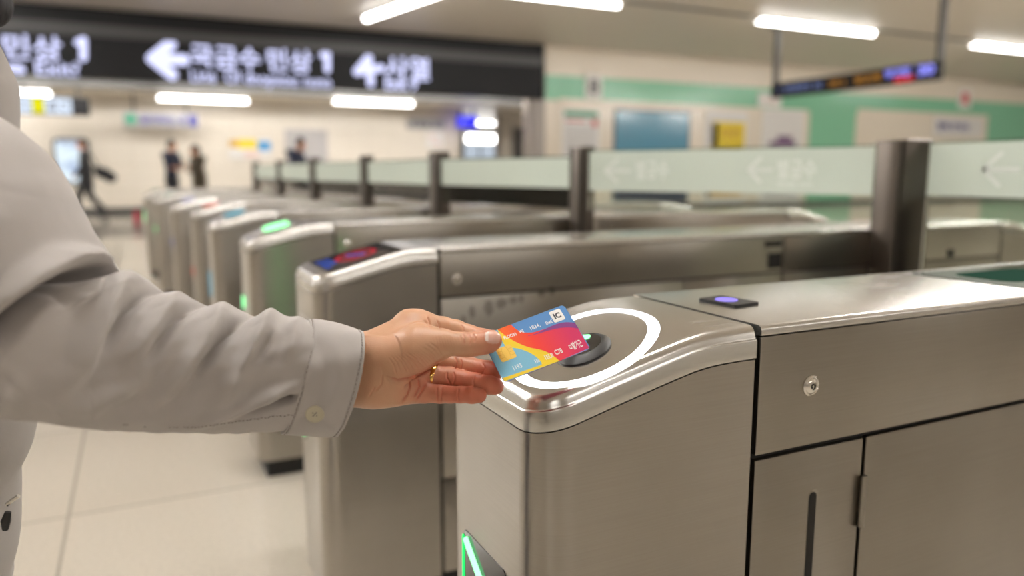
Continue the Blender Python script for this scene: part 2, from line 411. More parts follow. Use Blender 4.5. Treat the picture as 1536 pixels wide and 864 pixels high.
# green band and panels on the side wall
yp = YG - .012
struct('trim_3', (xg, yp, 2.89), (XR, YG, 3.53), M['green_panel'])
x1 = on_y(1213, 200, YG).x; x2 = on_y(1282, 200, YG).x; x3 = on_y(1480, 200, YG).x
struct('trim_4', (x1, yp, .12), (x2, YG, 2.89), M['green_panel'])
struct('trim_5', (x3, yp, .12), (XR, YG, 2.89), M['green_panel'])
struct('baseboard_side', (xg, YG - .03, 0), (XR, YG, .12), M['skirting'])
struct('trim_6', (x2 + .05, YG - .03, .3), (x3 - .05, YG, on_y(1380, 168, YG).z), M['cream_panel'])
struct('trim_7', (on_y(838, 200, YG).x, YG - .02, .35), (on_y(1209, 200, YG).x, YG, on_y(1000, 155, YG).z), M['cream_panel'])

# ------------------------------------------------------------------ ceiling lights
def make_light(name, ln, w, tube_m, label, group):
    r = empty(name, (0, 0, 0), label, 'ceiling light', group)
    bm = bmesh.new(); add_prism(bm, [(-ln / 2 - .03, y, z) for y, z in ((-w, 0), (-w * .75, -.06), (w * .75, -.06), (w, 0))], (ln + .06, 0, 0))
    build('housing', bm, M['white_paint'], r)
    bm = bmesh.new(); add_tube(bm, [(-ln / 2, 0, -.085), (ln / 2, 0, -.085)], w * .55, 12); build('tube', bm, tube_m, r, 60)
    for sx in (-1, 1): box('end_cap', (sx * ln / 2 - .02, -w * .6, -.12), (sx * ln / 2 + .02, w * .6, -.05), M['white_paint'], r)
    return r
def copy_tree(o, parent=None):
    c = o.copy(); COL.objects.link(c); c.parent = parent
    for ch in list(o.children): copy_tree(ch, c)
    return c
G1 = 'tube lights on the high ceiling'
proto = make_light('ceiling_light', 3.45, .13, M['tube'], 'x', G1)
first = True
names = {(1, 12.7): 'long white ceiling light above the right end of the black overhead sign',
         (2, 12.7): 'long white ceiling light left of the hanging display, over the mint green wall band',
         (3, 12.7): 'long white ceiling light at the right edge of the photo beyond the hanging display'}
pv = make_light('ceiling_light', 3.45, .11, M['tube_view'], 'x', G1); seen = [(6.7, 12.7), (13.62, 12.7), (20.6, 12.7), (27.6, 12.7)]
near = [(-4, 9.6), (-3.2, 6.2), (.4, 1.2), (-4.2, 12.8), (-10.5, 13.4)]  # unseen tubes added out of view for overhead light
strong = [(8.5, 4.6), (15.5, 3.4), (21.5, 3.0), (27, 2.2)]  # brighter unseen tubes added to lift the side wall
dim = [(-7.2, .6), (7.4, .6), (14.4, .6), (-5, -5.6), (2, -5.6), (9, -5.6), (-11, 4)]  # weaker unseen tubes added as fill around the hall
for k, (xx, yy) in enumerate(seen):
    o = pv if k == 0 else copy_tree(pv); o.location = (xx, yy, ZC)
    o['label'] = names.get((k + 1, yy), 'long white ceiling light far to the right, past the edge of the photo')
for k, (xx, yy) in enumerate(near):
    o = proto if k == 0 else copy_tree(proto); o.location = (xx, yy, ZC); o['label'] = 'unseen ceiling tube light added overhead to light the hall'
pd_ = make_light('ceiling_light', 3.45, .13, M['fill_tube_dim'], 'x', G1)
for k, (xx, yy) in enumerate(dim):
    o = pd_ if k == 0 else copy_tree(pd_); o.location = (xx, yy, ZC); o['label'] = 'unseen ceiling tube light added overhead to light the hall'
ps_ = make_light('ceiling_light', 3.45, .13, M['fill_tube_strong'], 'x', G1)
for k, (xx, yy) in enumerate(strong):
    o = ps_ if k == 0 else copy_tree(ps_); o.location = (xx, yy, ZC); o['label'] = 'unseen ceiling tube light added overhead to light the hall'
# the one set at an angle
a = on_z(547, 28, 4.17); b = on_z(690, -22, 4.17); mid = (a + b) / 2
o = copy_tree(pv); o.location = (mid.x, mid.y, ZC); o.rotation_euler = (0, 0, math.atan2(b.y - a.y, b.x - a.x))
o['label'] = 'slanting white ceiling light above the lettering of the black overhead sign'
tr = empty('lighting_track', (0, 12.7, ZC), 'thin grey track on the ceiling joining the long tube lights', 'lighting track')
box('rail', (8.6, -.04, -.035), (11.7, .04, 0), M['metal_dark'], tr); box('rail', (15.5, -.04, -.035), (18.7, .04, 0), M['metal_dark'], tr)
G2 = 'tube lights in the back passage'
pb = make_light('ceiling_light', 2.0, .12, M['tube_far'], 'x', G2)
for k, (xa, xb, yy, lab) in enumerate(((230, 382, 148, 'white tube light under the black sign, above the waiting couple'), (497, 625, 153, 'white tube light under the black sign, right of the blue lettered arrows'),
                              (-80, 70, 136, 'white tube light at left beside the jacket, above the yellow lit sign'))):
    o = pb if k == 0 else copy_tree(pb)
    q = on_z((xa + xb) / 2, yy, ZB - .085); o.location = (q.x, min(q.y, 20.9), ZB); o['label'] = lab
gl = on_y(794, 157, 20.0)
r = empty('globe_lamp', (gl.x, gl.y, ZB), 'small round white lamp on the ceiling beside the grey pillar', 'lamp')
lathe('base', [(.07, 0), (.07, -.03)], Matrix(), M['white_paint'], r, 20)
gm = lathe('globe', [(.02, -.03), (.08, -.06), (.115, -.12), (.105, -.18), (.06, -.23), (.01, -.245)], Matrix(), M['tube_far'], r, 20, 180)
q = on_y(722, 208, 26.0)
r = empty('wall_light', (q.x, 26.0, q.z), 'bright white light strip deep in the passage under the blue sign', 'light')
box('diffuser', (-.55, -.08, -.13), (.55, .08, .13), M['tube_far'], r, .04); box('housing', (-.58, .08, -.16), (.58, .14, .16), M['white_paint'], r)
bm = bmesh.new()
for sx in (-.5, .5): add_tube(bm, [(sx, .11, .15), (sx, .11, ZB - q.z)], .012, 6)
build('hanger', bm, M['metal_dark'], r)
# unseen lamps added behind the black sign to brighten the back wall
for k in range(5):
    r = empty('wall_fill_lamp', (-12 + k * 5.0, YG + .32, 2.94), 'unseen lamp added behind the black overhead sign to brighten the wall', 'lamp', 'added unseen lamps behind the overhead sign')
    box('housing', (-2.3, 0, 0), (2.3, .05, .16), M['white_paint'], r); box('diffuser', (-2.28, .05, .01), (2.28, .08, .15), M['cove'], r)
o = copy_tree(pb); o.location = (11.6, 25.6, ZB); o['label'] = 'white tube light deep in the passage behind the side wall'
o = copy_tree(pb); o.location = (13.6, 20.2, ZB); o['label'] = 'unseen tube light added in the passage behind the side wall'  # added lamp, kept out of view to light the passage
# ------------------------------------------------------------------ the big black overhead sign
yS = YG - .16
sg = empty('overhead_sign', (0, yS, 2.9), 'long black overhead sign with lit white arrows and lettering across the hall', 'sign')
def rel(a, o): return (a[0] - o.location.x, a[1] - o.location.y, a[2] - o.location.z)
def pbox(name, a, b, m, par, bev=0): return box(name, rel(a, par), rel(b, par), m, par, bev)
xe = on_y(815.5, 100, yS).x
pbox('sign_face', (XL + .01, yS, 2.885), (xe, yS + .14, 3.70), M['sign_black'], sg)
pbox('upper_band', (XL + .01, yS, 3.93), (xe, yS + .14, ZC - .002), M['sign_dark'], sg)
pbox('metal_strip', (XL + .01, yS - .015, 3.70), (xe, yS + .14, 3.93), M['sign_grey'], sg)
pbox('backing', (XL + .01, yS + .14, 2.885), (xe, yS + .46, ZC - .002), M['sign_dark'], sg)
def sign_text(body, px0, px1, yt, yb, name='lettering', bold=.02, par=None, Y=None, m=None):
    par = par or sg; Y = Y or yS - .012
    o = on_y(px0, yb, Y); e = on_y(px1, yb, Y); t = on_y(px0, yt, Y)
    return text(name, body, o, (e.x - o.x, 0, 0), (0, 0, t.z - o.z), m or M['sign_text'], par, bold)
def stroke(bm, p, q, w, t=.012, n=6):
    p = Vector(p); q = Vector(q); d = (q - p).normalized(); s = Vector((-d.z, 0, d.x)); pts = []
    for c, a0 in ((q, -90), (p, 90)):
        for i in range(n + 1):
            a = math.radians(a0 + 180 * i / n); pts.append(c + (d * math.cos(a) + s * math.sin(a)) * w / 2)
    add_prism(bm, pts, (0, -t, 0))
def strokes(name, segs, Y, m, par, wpx):
    bm = bmesh.new(); s = on_y(700, 100, Y); e = on_y(701, 100, Y); w = wpx * (e.x - s.x) * .86
    for k, (x0, y0, x1_, y1_) in enumerate(segs):
        stroke(bm, Vector(rel(on_y(x0, y0, Y - k * .001), par)), Vector(rel(on_y(x1_, y1_, Y - k * .001), par)), w)
    return build(name, bm, m, par)
sign_text('민상', 6, 94, 50, 88, bold=.022); strokes('numeral', [(125, 60, 125, 87), (125, 60, 117, 64)], yS, M['sign_text'], sg, 9)
sign_text('Line', -66, 38, 85, 106, bold=.03); sign_text('Exit?', 54, 120, 90, 112, bold=.015)
strokes('arrow', [(228, 88, 276, 90), (230, 87, 256, 66), (230, 89, 258, 112)], yS, M['sign_text'], sg, 15)
sign_text('국금수', 286, 391, 66, 101, bold=.022); sign_text('민상', 402, 468, 72, 107, bold=.022); strokes('numeral', [(491, 79, 491, 105), (491, 79, 484, 83)], yS, M['sign_text'], sg, 9)
sign_text('Line  Of dnopxou: nuno', 287, 497, 103, 128, bold=.015)
strokes('arrow', [(535, 108, 553, 86), (553, 86, 556, 125), (537, 108, 572, 102)], yS, M['sign_text'], sg, 11)
sign_text('사열', 578, 644, 82, 118, bold=.022); sign_text('Exit 9', 578, 626, 114, 134, bold=.03)

# ------------------------------------------------------------------ hanging display at right (runs across the hall)
za = 2.95; A = on_z(1417, 95, 3.0); Bm = on_z(1164, 123, 3.0)
xh = (A.x + Bm.x) / 2; y0, y1 = A.y - .15, Bm.y + .35
hd = empty('hanging_display', (xh, y0, 2.62), 'black hanging display with blue and red lit text, on two ceiling posts', 'sign')
zb_ = on_z(1417, 118, 0).z
h = .33
box('case', (-.08, 0, .06), (.08, y1 - y0, .06 + h), M['sign_black'], hd, .02)
for yy in (.05, y1 - y0 - .05):
    box('post', (-.05, yy - .05, .06 + h), (.05, yy + .05, ZC - 2.62), M['metal_dark'], hd)
    box('ceiling_plate', (-.14, yy - .14, ZC - 2.62 - .04), (.14, yy + .14, ZC - 2.62), M['metal_dark'], hd)
ly = y1 - y0; xs = xh - .082; zc = 2.62 + .06
def side_text(body, f0, f1, z0, z1, m, bold=.02):
    # face looks towards -x: text runs from far (left) to near (right)
    o = (xs, y0 + ly * (1 - f0), zc + h * z0)
    return text('lettering', body, o, (0, -ly * (f1 - f0), 0), (0, 0, h * (z1 - z0)), m, hd, bold)
side_text('1 바로타 요', .06, .36, .30, .72, M['dim_lit']); side_text('2번 3', .40, .50, .3, .7, M['orange_lit'])
side_text('당고개', .56, .70, .25, .78, M['orange_lit']); side_text('당고행', .73, .86, .42, .90, M['violet_lit'], .05)
side_text('급행', .78, .88, .10, .38, M['red_lit'], .05); side_text('30', .90, .98, .30, .90, M['violet_lit'], .06)

# ------------------------------------------------------------------ small signs, posters, screens, doors at the back
def hung_sign(name, px, Y, label, face, zt=None):
    a_ = on_y(px[0], px[3], Y); b_ = on_y(px[2], px[1], Y)
    r_ = empty(name, (a_.x, Y, a_.z), label, 'sign'); w, hh = b_.x - a_.x, b_.z - a_.z
    box('case', (0, 0, 0), (w, .12, hh), face, r_, .01)
    if zt:
        for f_ in (.15, .85): box('post', (w * f_ - .025, .04, hh), (w * f_ + .025, .09, zt - a_.z), M['metal_dark'], r_)
    return r_, w, hh
r, w, hh = hung_sign('hanging_sign', (20, 147, 133, 171), 19.5, 'black hanging sign with lit white and yellow panels beside the grey jacket', M['sign_black'], ZB)
box('white_panel', (.02, -.012, .03), (w * .24, 0, hh - .03), M['white_lit'], r); box('yellow_panel', (w * .25, -.012, .03), (w * .40, 0, hh - .03), M['yellow_lit'], r)
box('white_panel', (w * .41, -.012, .03), (w * .76, 0, hh - .03), M['white_lit'], r)
text('lettering', '출구', (r.location.x + w * .44, 19.5 - .02, r.location.z + .1), (w * .29, 0, 0), (0, 0, hh - .2), M['dark_ink'], r)
text('lettering', '나가는', (r.location.x + w * .04, 19.5 - .02, r.location.z + .1), (w * .18, 0, 0), (0, 0, hh - .2), M['dark_ink'], r)
r, w, hh = hung_sign('hanging_sign', (185, 170, 297, 190), 20.6, 'pale hanging sign with navy lettering above the waiting couple', M['ink'], ZB)
text('lettering', '갈아타는 곳', (r.location.x + w * .22, 20.6 - .012, r.location.z + hh * .2), (w * .62, 0, 0), (0, 0, hh * .6), M['blue_ink'], r, .03)
box('navy_block', (w * .87, -.01, .04), (w * .98, 0, hh - .04), M['blue_ink'], r); lathe('green_dot', [(.14, 0), (.14, .01)], frame_mtx((w * .10, 0, hh / 2), (0, -1, 0)), M['green_ink'], r, 20)
r, w, hh = hung_sign('wall_sign', (612, 178, 668, 193), YB - .1, 'small dark lettered sign on the cream wall left of the blue sign', M['ink'])
text('lettering', '화장실 안내', (r.location.x + w * .06, YB - .112, r.location.z + hh * .2), (w * .9, 0, 0), (0, 0, hh * .6), M['dark_ink'], r, .04)
r, w, hh = hung_sign('hanging_sign', (688, 174, 716, 191), 20.8, 'small bright blue lit sign at the mouth of the passage', M['blue_lit'], ZB)
text('lettering', '타', (r.location.x + w * .1, 20.79, r.location.z + hh * .2), (w * .35, 0, 0), (0, 0, hh * .6), M['violet_lit'], r, .03)

def poster(name, px, Y, label, cat, sheet, blocks=(), frame=M['white_paint'], fw=.06, lettering=()):
    a_ = on_y(px[0], px[3], Y); b_ = on_y(px[2], px[1], Y); w, hh = b_.x - a_.x, b_.z - a_.z
    r_ = empty(name, (a_.x, Y, a_.z), label, cat)
    box('backing', (0, -.03, 0), (w, -.001, hh), frame, r_)
    box('sheet', (fw, -.036, fw), (w - fw, -.03, hh - fw), sheet, r_)
    for (nm, f0, g0, f1, g1, mm) in blocks: box(nm, (w * f0, -.042, hh * g0), (w * f1, -.036, hh * g1), mm, r_)
    for (body, f0, g0, f1, g1, mm) in lettering:
        text('lettering', body, (a_.x + w * f0, Y - .044, a_.z + hh * g0), (w * (f1 - f0), 0, 0), (0, 0, hh * (g1 - g0)), mm, r_, .03)
    return r_
yw = YG - .022
poster('notice_board', (842, 166, 899, 240), yw, 'grey notice with a green header and red line beside the grey pillar', 'notice', M['paper'],
       [('header', .05, .86, .95, .97, M['green_ink']), ('red_line', .08, .76, .62, .80, M['red_ink']), ('red_stamp', .78, .68, .93, .82, M['red_ink'])] +
       [('text_line', .08, .62 - .09 * k, .92, .645 - .09 * k, M['ink']) for k in range(6)])
poster('display_board', (918, 168, 1035, 307), yw, 'large blue display board on the cream panel left of the yellow poster', 'display board', M['blue_board'],
       [('lower_panel', .03, .02, .97, .30, M['navy'])], M['metal_dark'], .05)
poster('wall_poster', (1054, 168, 1120, 303), yw, 'white and yellow wall poster right of the blue display board', 'poster', M['paper'],
       [('yellow_field', .14, .45, .95, .88, M['yellow_ink']), ('orange_strip', .14, .06, .95, .16, M['amber_ink']), ('figure', .12, .62, .28, .86, M['ink']),
        ('figure', .18, .50, .34, .62, M['amber_ink']), ('figure', .42, .50, .58, .62, M['amber_ink']), ('figure', .70, .50, .88, .62, M['amber_ink']), ('dark_mark', .05, .05, .14, .16, M['dark_ink'])],
       lettering=[('대한', .36, .70, .86, .82, M['amber_ink'])])
poster('wall_poster', (1137, 166, 1206, 303), yw, 'white wall poster with a dark mauve shape right of the yellow poster', 'poster', M['paper'],
       [('mauve_shape', .18, .60, .82, .66, M['mauve']), ('mauve_shape', .36, .66, .72, .72, M['mauve']), ('grey_band', .1, .06, .9, .14, M['ink'])])
r = poster('wall_sign', (1398, 178, 1474, 204), YG - .032, 'white wall sign with grey blue lettering on the cream panel at right', 'sign', M['paper'], (), M['white_paint'], .02,
       [('행복 안내소', .06, .3, .72, .75, M['blue_ink'])])
def plate_sign(px, label, body, ink):
    a_ = on_y(px[0], px[3], YG - .014); b_ = on_y(px[2], px[1], YG - .014)
    r_ = empty('number_plate', (a_.x, YG - .014, a_.z), label, 'sign'); w, hh = b_.x - a_.x, b_.z - a_.z
    box('plate', (0, -.05, 0), (w, 0, hh), M['white_paint'], r_, .01)
    text('lettering', body, (a_.x + w * .22, YG - .066, a_.z + hh * .2), (w * .56, 0, 0), (0, 0, hh * .6), ink, r_, .03)
plate_sign((877, 112, 902, 148), 'white plate with a dark number on the mint green band near the pillar', '8', M['dark_ink'])
plate_sign((1136, 141, 1171, 160), 'pale plate on the wall just under the left end of the hanging display', '나', M['pink_ink'])
plate_sign((1436, 134, 1456, 162), 'pale plate with a red mark on the green band right of the hanging display', '1', M['red_ink'])
# lit advertising screen behind the walking man
a_ = on_y(84, 277, YB - .02); b_ = on_y(133, 208, YB - .02)
r = empty('advertising_screen', (a_.x, YB - .02, a_.z), 'bright lit advertising screen on the cream wall behind the walking man', 'screen'); w, hh = b_.x - a_.x, b_.z - a_.z
plate('bezel', frame_mtx((w / 2, 0, hh / 2), (0, -1, 0)), w, hh, .12, .08, M['sign_black'], r)
m = emit('advert_picture', (.7, .8, 1, 1), 1.0); tc = N(m, 'ShaderNodeTexCoord'); nz = N(m, 'ShaderNodeTexNoise'); nz.inputs['Scale'].default_value = 3.5; nz.inputs['Detail'].default_value = 3
L(m, tc.outputs['Object'], nz.inputs['Vector']); rp = N(m, 'ShaderNodeValToRGB'); rp.color_ramp.elements[0].color = (.42, .52, .72, 1); rp.color_ramp.elements[0].position = .36; rp.color_ramp.elements[1].color = (.80, .92, 1, 1); rp.color_ramp.elements[1].position = .55
L(m, nz.outputs[0], rp.inputs[0]); L(m, rp.outputs[0], [n for n in m.node_tree.nodes if n.type == 'EMISSION'][0].inputs[0])
plate('picture', frame_mtx((w / 2, -.08, hh / 2), (0, -1, 0)), w - .1, hh - .1, .1, .006, m, r)
box('caption_bar', (w * .2, -.09, hh * .90), (w * .7, -.086, hh * .93), M['blue_ink'], r)
# yellow, amber and blue guide panel
poster('guide_poster', (344, 208, 406, 238), YB - .01, 'yellow and blue guide poster on the cream wall right of the waiting couple', 'poster', M['paper'],
       [('yellow_field', .22, .5, .66, .95, M['yellow_ink']), ('amber_field', .02, .55, .22, .92, M['amber_ink']), ('blue_field', .68, .42, .98, .85, M['sky_ink']), ('pink_strip', .35, .08, .7, .35, M['pink_ink'])], M['ink'], .01)
poster('small_notice', (640, 198, 664, 222), YB - .01, 'small white notice with red marks under the small dark wall sign', 'notice', M['paper'], [('red_mark', .15, .6, .5, .8, M['pink_ink']), ('red_mark', .4, .2, .8, .4, M['pink_ink'])], M['paper'], .01)
# grey lift door
a_ = on_y(430, 275, YB - .01); b_ = on_y(490, 195, YB - .01)
r = tag(box('door_2', (a_.x, YB - .05, 0), (b_.x, YB, b_.z), M['door_grey']), kind='structure')
box('door_leaf', (a_.x + .08, YB - .06, .02), ((a_.x + b_.x) / 2 - .006, YB - .05, b_.z - .08), M['door_grey'], r)
box('door_leaf', ((a_.x + b_.x) / 2 + .006, YB - .06, .02), (b_.x - .08, YB - .05, b_.z - .08), M['door_grey'], r)
# glazed door at the end of the passage
a_ = on_y(694, 262, 27.48); b_ = on_y(744, 196, 27.48)
r = tag(box('door_3', (a_.x, 27.44, 0), (b_.x, 27.5, 2.6), M['metal_dark']), kind='structure')
M['bright_pane'] = emit('lit_doorway_glass', (.62, .70, .80, 1), .75)
mx_ = (a_.x + b_.x) / 2
box('pane', (a_.x + .06, 27.43, .1), (mx_ - .04, 27.44, 2.5), M['bright_pane'], r); box('pane', (mx_ + .04, 27.43, .1), (b_.x - .06, 27.44, 2.5), M['bright_pane'], r)
# red fire extinguisher near the last gate
q = on_z(206, 338, 0); r = empty('fire_extinguisher', (q.x, q.y, 0), 'small red fire extinguisher standing left of the farthest gate', 'fire extinguisher')
M['red_paint'] = mat('red_paint', (.42, .02, .05, 1), .35)
r.scale = (.7, .7, .62)
lathe('cylinder', [(.07, 0), (.085, .02), (.085, .38), (.06, .45), (.025, .48)], Matrix(), M['red_paint'], r, 20)
lathe('valve', [(.025, .48), (.025, .53), (.012, .55)], Matrix(), M['black_plastic'], r, 12)
tube('hose', [(.02, 0, .52), (.09, 0, .50), (.11, 0, .40), (.10, 0, .22)], .012, M['black_plastic'], r)
box('handle', (-.10, -.012, .535), (.05, .012, .55), M['black_plastic'], r)
# ================================================================== TICKET GATES
GL, GW, RC = 2.67, .258, .044
SLOPE = .262; XB = .21; ZT = .875
def zt(x):
    def soft(t): return .5 * (t + math.sqrt(t * t + .028 ** 2))
    e = soft(XB - x) + soft(x - (GL - XB))
    return ZT - SLOPE * e
def half_outline(x0, xs_end, ins=0.0, n=10):
    """near side from xs_end back to the nose (x0=0) then round the corner to the middle of the front face: (x, y)"""
    pts = []
    k = max(2, int(round((xs_end - RC) / .014)))
    for i in range(k): pts.append((xs_end + (RC - xs_end) * i / k, ins))
    r = max(RC - ins, .002)
    for i in range(n + 1):
        a = PI / 2 * i / n; pts.append((RC - r * math.sin(a), RC - r * math.cos(a)))
    return pts
def shell(bm, xe, rings, top=True, mirror=False, bottom=None):
    """rings: (inset, z function of x); outline of the gate head out to x=xe"""
    R = []
    for ins, zf in rings:
        h = half_outline(0, xe, ins)
        full = h + [(x, GW - y) for x, y in reversed(h)]
        vs = []
        for x, y in full:
            xx = GL - x if mirror else x
            vs.append(bm.verts.new((xx, y, zf(x))))
        R.append(vs)
    for a, b in zip(R, R[1:]):
        for i in range(len(a) - 1): bm.faces.new((a[i], a[i + 1], b[i + 1], b[i]))
        bm.faces.new((a[-1], a[0], b[0], b[-1]))
    def fill(vs):
        n = len(vs)
        for i in range(n // 2 - 1): bm.faces.new((vs[i], vs[i + 1], vs[n - 2 - i], vs[n - 1 - i]))
    if top: fill(R[-1])
    fill(R[0])
XS = .286
RIM = [(.0, -.037), (0, -.0165), (.0008, -.0152), (.0026, -.0146), (.0034, -.0128), (.0044, -.0085), (.0065, -.0045), (.0095, -.0016), (.013, -.0003), (.017, 0)]
def tilt_pt(x, y, h=0):   # a point on the sloping cap, h above it
    return Vector((x - h * .25, y, zt(x) + h * .97))
def slope_mtx(x, y, h=0):
    t = Vector((1, 0, (zt(x + .004) - zt(x - .004)) / .008)).normalized(); n = Vector((-t.z, 0, t.x))
    mm = Matrix((t, Vector((0, 1, 0)), n)).transposed().to_4x4(); mm.translation = Vector((x, y, zt(x))) + n * h; return mm

def make_gate(cfg, loc, label):
    g = empty('ticket_gate', loc, label, 'ticket gate', 'ticket gates in a row')
    sz = cfg.get('seam', .72)
    box('plinth', (.028, .016, 0), (GL - .028, GW - .016, .062), M['black_base'], g)
    box('core', (XS - .02, .008, .06), (GL - XS + .02, GW - .008, .862), M['gap'], g)
    for mir in (False, True):
        bm = bmesh.new()
        shell(bm, XS - .004, [(.0, lambda x: .062), (.0, lambda x: zt(x) - .0385)], mirror=mir)
        build('head_housing', bm, M['steel_head'] if cfg.get('fine') else M['steel_lifted'], g, 35)
        bm = bmesh.new()
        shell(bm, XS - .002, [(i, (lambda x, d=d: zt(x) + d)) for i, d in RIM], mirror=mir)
        build('sloping_cap', bm, M['steel_top'], g, 35)
        x0 = XS - .012 if not mir else GL - XS - .0
        box('hinge_tab', (x0 + .003, .003, ZT - .036), (x0 + .012, GW - .003, ZT - .016), M['steel_front'], g)
    # flat top between the two caps
    xa, xb = XS + .004, GL - XS - .004
    bm = bmesh.new()
    prof = [(.0, ZT - .012), (.0, ZT - .006), (.0012, ZT - .0025), (.004, ZT - .0006), (.0075, ZT), (GW - .0075, ZT), (GW - .004, ZT - .0006), (GW - .0012, ZT - .0025), (GW, ZT - .006), (GW, ZT - .012)]
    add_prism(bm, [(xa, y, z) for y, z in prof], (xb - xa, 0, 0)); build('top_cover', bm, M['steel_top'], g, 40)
    # side panels, near side and far side
    cuts = cfg.get('cuts', (.476, 1.36)); up = cfg.get('up_cut', 1.36)
    for sgn in (0, 1):
        def sp(name, x0, x1, z0, z1, m=M['steel_side'] if cfg.get('fine') else M['steel_lifted'], par=g):
            a = (x0, 0, z0) if sgn == 0 else (x0, GW - .012, z0); b = (x1, .012, z1) if sgn == 0 else (x1, GW, z1)
            return box(name, a, b, m, par, .0022)
        sp('upper_panel', xa, up - .003, sz + .003, ZT - .0135); u2 = sp('upper_panel', up + .003, xb, sz + .003, ZT - .0135)
        ed = [xa] + list(cuts) + [xb]
        for i, (e0, e1) in enumerate(zip(ed, ed[1:])):
            dz = .0 if i == 0 else .004
            if cfg.get('low') and i == 0:
                sp('service_door', e0, e1 - .003, .07, cfg['low'] - .004); sp('access_door', e0, e1 - .003, cfg['low'] + .003, sz - .003)
                continue
            dn = 'access_door' if i == 0 else 'service_door'
            dd = sp(dn, e0 + (0 if i == 0 else .003), e1 - .003, .07, sz - .003 - (0 if i == 0 else .0))
            if sgn == 0 and i == 0 and cfg.get('slot'):
                bm = bmesh.new(); add_prism(bm, [Vector((.388 + x, -.0006, .505 + z)) for x, z in capsule_outline(.0125, .30, .006)], (0, .004, 0))
                build('slot', bm, M['gap'], dd)
                bm = bmesh.new(); add_prism(bm, [Vector((.3895 + x, -.0003, .505 + z)) for x, z in capsule_outline(.017, .306, .008)], (0, .003, 0)); build('slot_rim', bm, M['steel_side'], dd)
            if sgn == 0 and i == 1 and cfg.get('slot'):
                bm = bmesh.new()
                add_tube(bm, [(e0 - .001, -.003, .592), (e0 - .001, -.003, .662)], .0045, 10)
                add_box(bm, (e0 - .001, -.002, .592), (e0 + .004, .001, .662), .0005); build('hinge', bm, M['steel_side'], dd, 40)
    # lock on the upper panel
    lx, lz = cfg.get('lock', (.372, .794))
    mm = frame_mtx((lx, 0, lz), (0, -1, 0))
    lk = lathe('lock', [(.0128, -.001), (.0128, .0022), (.0112, .0036), (.0105, .0036), (.0098, .0028), (.0092, .0034), (.0068, .0055), (.0045, .0058), (.0040, .0040), (.0034, .0040)], mm, M['chrome'], g)
    lathe('keyhole', [(.0034, .0041), (.0034, .0046)], mm, M['gap'], lk, 6); lathe('key_pin', [(.0014, .0041), (.0014, .0052)], mm, M['chrome'], lk, 8)
    # lit recess low on the front
    zr = cfg.get('led_z', .60); ll = cfg.get('led_h', .05)
    led = M[cfg.get('led', 'green_led')]
    if cfg.get('chev'):
        ol = [(.1350 + u, zr - .10 + v) for u, v in capsule_outline(.122, .21, .008)]
        bars = [(.186, zr - .004), (.141, zr - .036), (.100, zr - .085), (.141, zr - .134), (.186, zr - .166)]
    else:
        ol = [(.180 + u, zr - ll / 2 + v) for u, v in capsule_outline(.03, ll + .008, .006)]
        bars = [(.18, zr - .003), (.175, zr - ll + .004)]
    bm = bmesh.new(); add_prism(bm, [Vector((-.0012, y, z)) for y, z in ol], (.004, 0, 0))
    rc = build('lit_recess', bm, M['black_glass'], g)
    bm = bmesh.new(); add_tube(bm, [(-.0025, y, z) for y, z in bars], .0042, 8); build('led_bar', bm, M['green_core'] if led is M['green_led'] else led, rc, 50)
    bm = bmesh.new(); add_tube(bm, [(-.0016, max(p[0] for p in ol) + .0005, zr - .004), (-.0016, max(p[0] for p in ol) + .0005, zr - (.19 if cfg.get('chev') else ll))], .0016, 6); build('led_edge', bm, led, rc, 50)
    return g

def ring_reader(g):
    cx, cy = .119, .104; ct = math.cos(math.atan(SLOPE)); th = math.radians(42.2)
    bm = bmesh.new(); n = 144; R = []
    for ins, hh in ((0, .0), (.0003, .0003), (.0142, .0003), (.0145, .0)):
        ring = []
        for i in range(n):
            a = 2 * PI * i / n; u = (.122 - ins) * math.cos(a); v = (.085 - ins) * math.sin(a)
            ring.append(bm.verts.new(slope_mtx(cx + (u * math.cos(th) - v * math.sin(th)) * ct, cy + u * math.sin(th) + v * math.cos(th)) @ Vector((0, 0, hh))))
        R.append(ring)
    for a, b in zip(R, R[1:]):
        for i in range(n): bm.faces.new((a[i], a[(i + 1) % n], b[(i + 1) % n], b[i]))
    build('light_ring', bm, M['ring_led'], g, 30)
    mm = slope_mtx(.105, .086) @ Matrix.Rotation(th, 4, 'Z') @ Matrix.Diagonal((1.16, .80, 1, 1))
    rd = lathe('card_reader', [(.0385, .0), (.0385, .0018), (.0370, .0032), (.0305, .0072), (.0285, .0082), (.0272, .0082), (.0262, .0074)], mm, M['black_plastic'], g, 56)
    lathe('reader_glass', [(.0262, .0072), (.0257, .0078), (.0005, .0080)], mm, M['black_glass'], rd, 56)
    bm = bmesh.new(); add_prism(bm, [mm @ Vector((.017 + x, .004 + y, .0081)) for x, y in capsule_outline(.012, .017, .0058)], (mm.to_3x3() @ Vector((0, 0, .0009)))); build('status_light', bm, M['green_core'], rd)
    # infrared pad and flat screen on the top
    pad = plate('sensor_pad', frame_mtx((.3635, .1385, ZT), (0, 0, 1), (1, .14, 0)), .047, .066, .004, .0035, M['black_plastic'], g)
    lathe('sensor_window', [(.0150, .0034), (.0150, .0044), (.0140, .0048)], frame_mtx((.3615, .1405, ZT), (0, 0, 1)), M['violet_led'], pad, 40)
    sc = plate('display_window', frame_mtx((1.03, .135, ZT), (0, 0, 1)), .36, .19, .006, .0012, M['black_glass'], g)
    plate('display_picture', frame_mtx((.99, .135, ZT + .0012), (0, 0, 1)), .20, .11, .03, .0004, emit('dim_green_picture', (.05, .12, .08, 1), .6), sc)

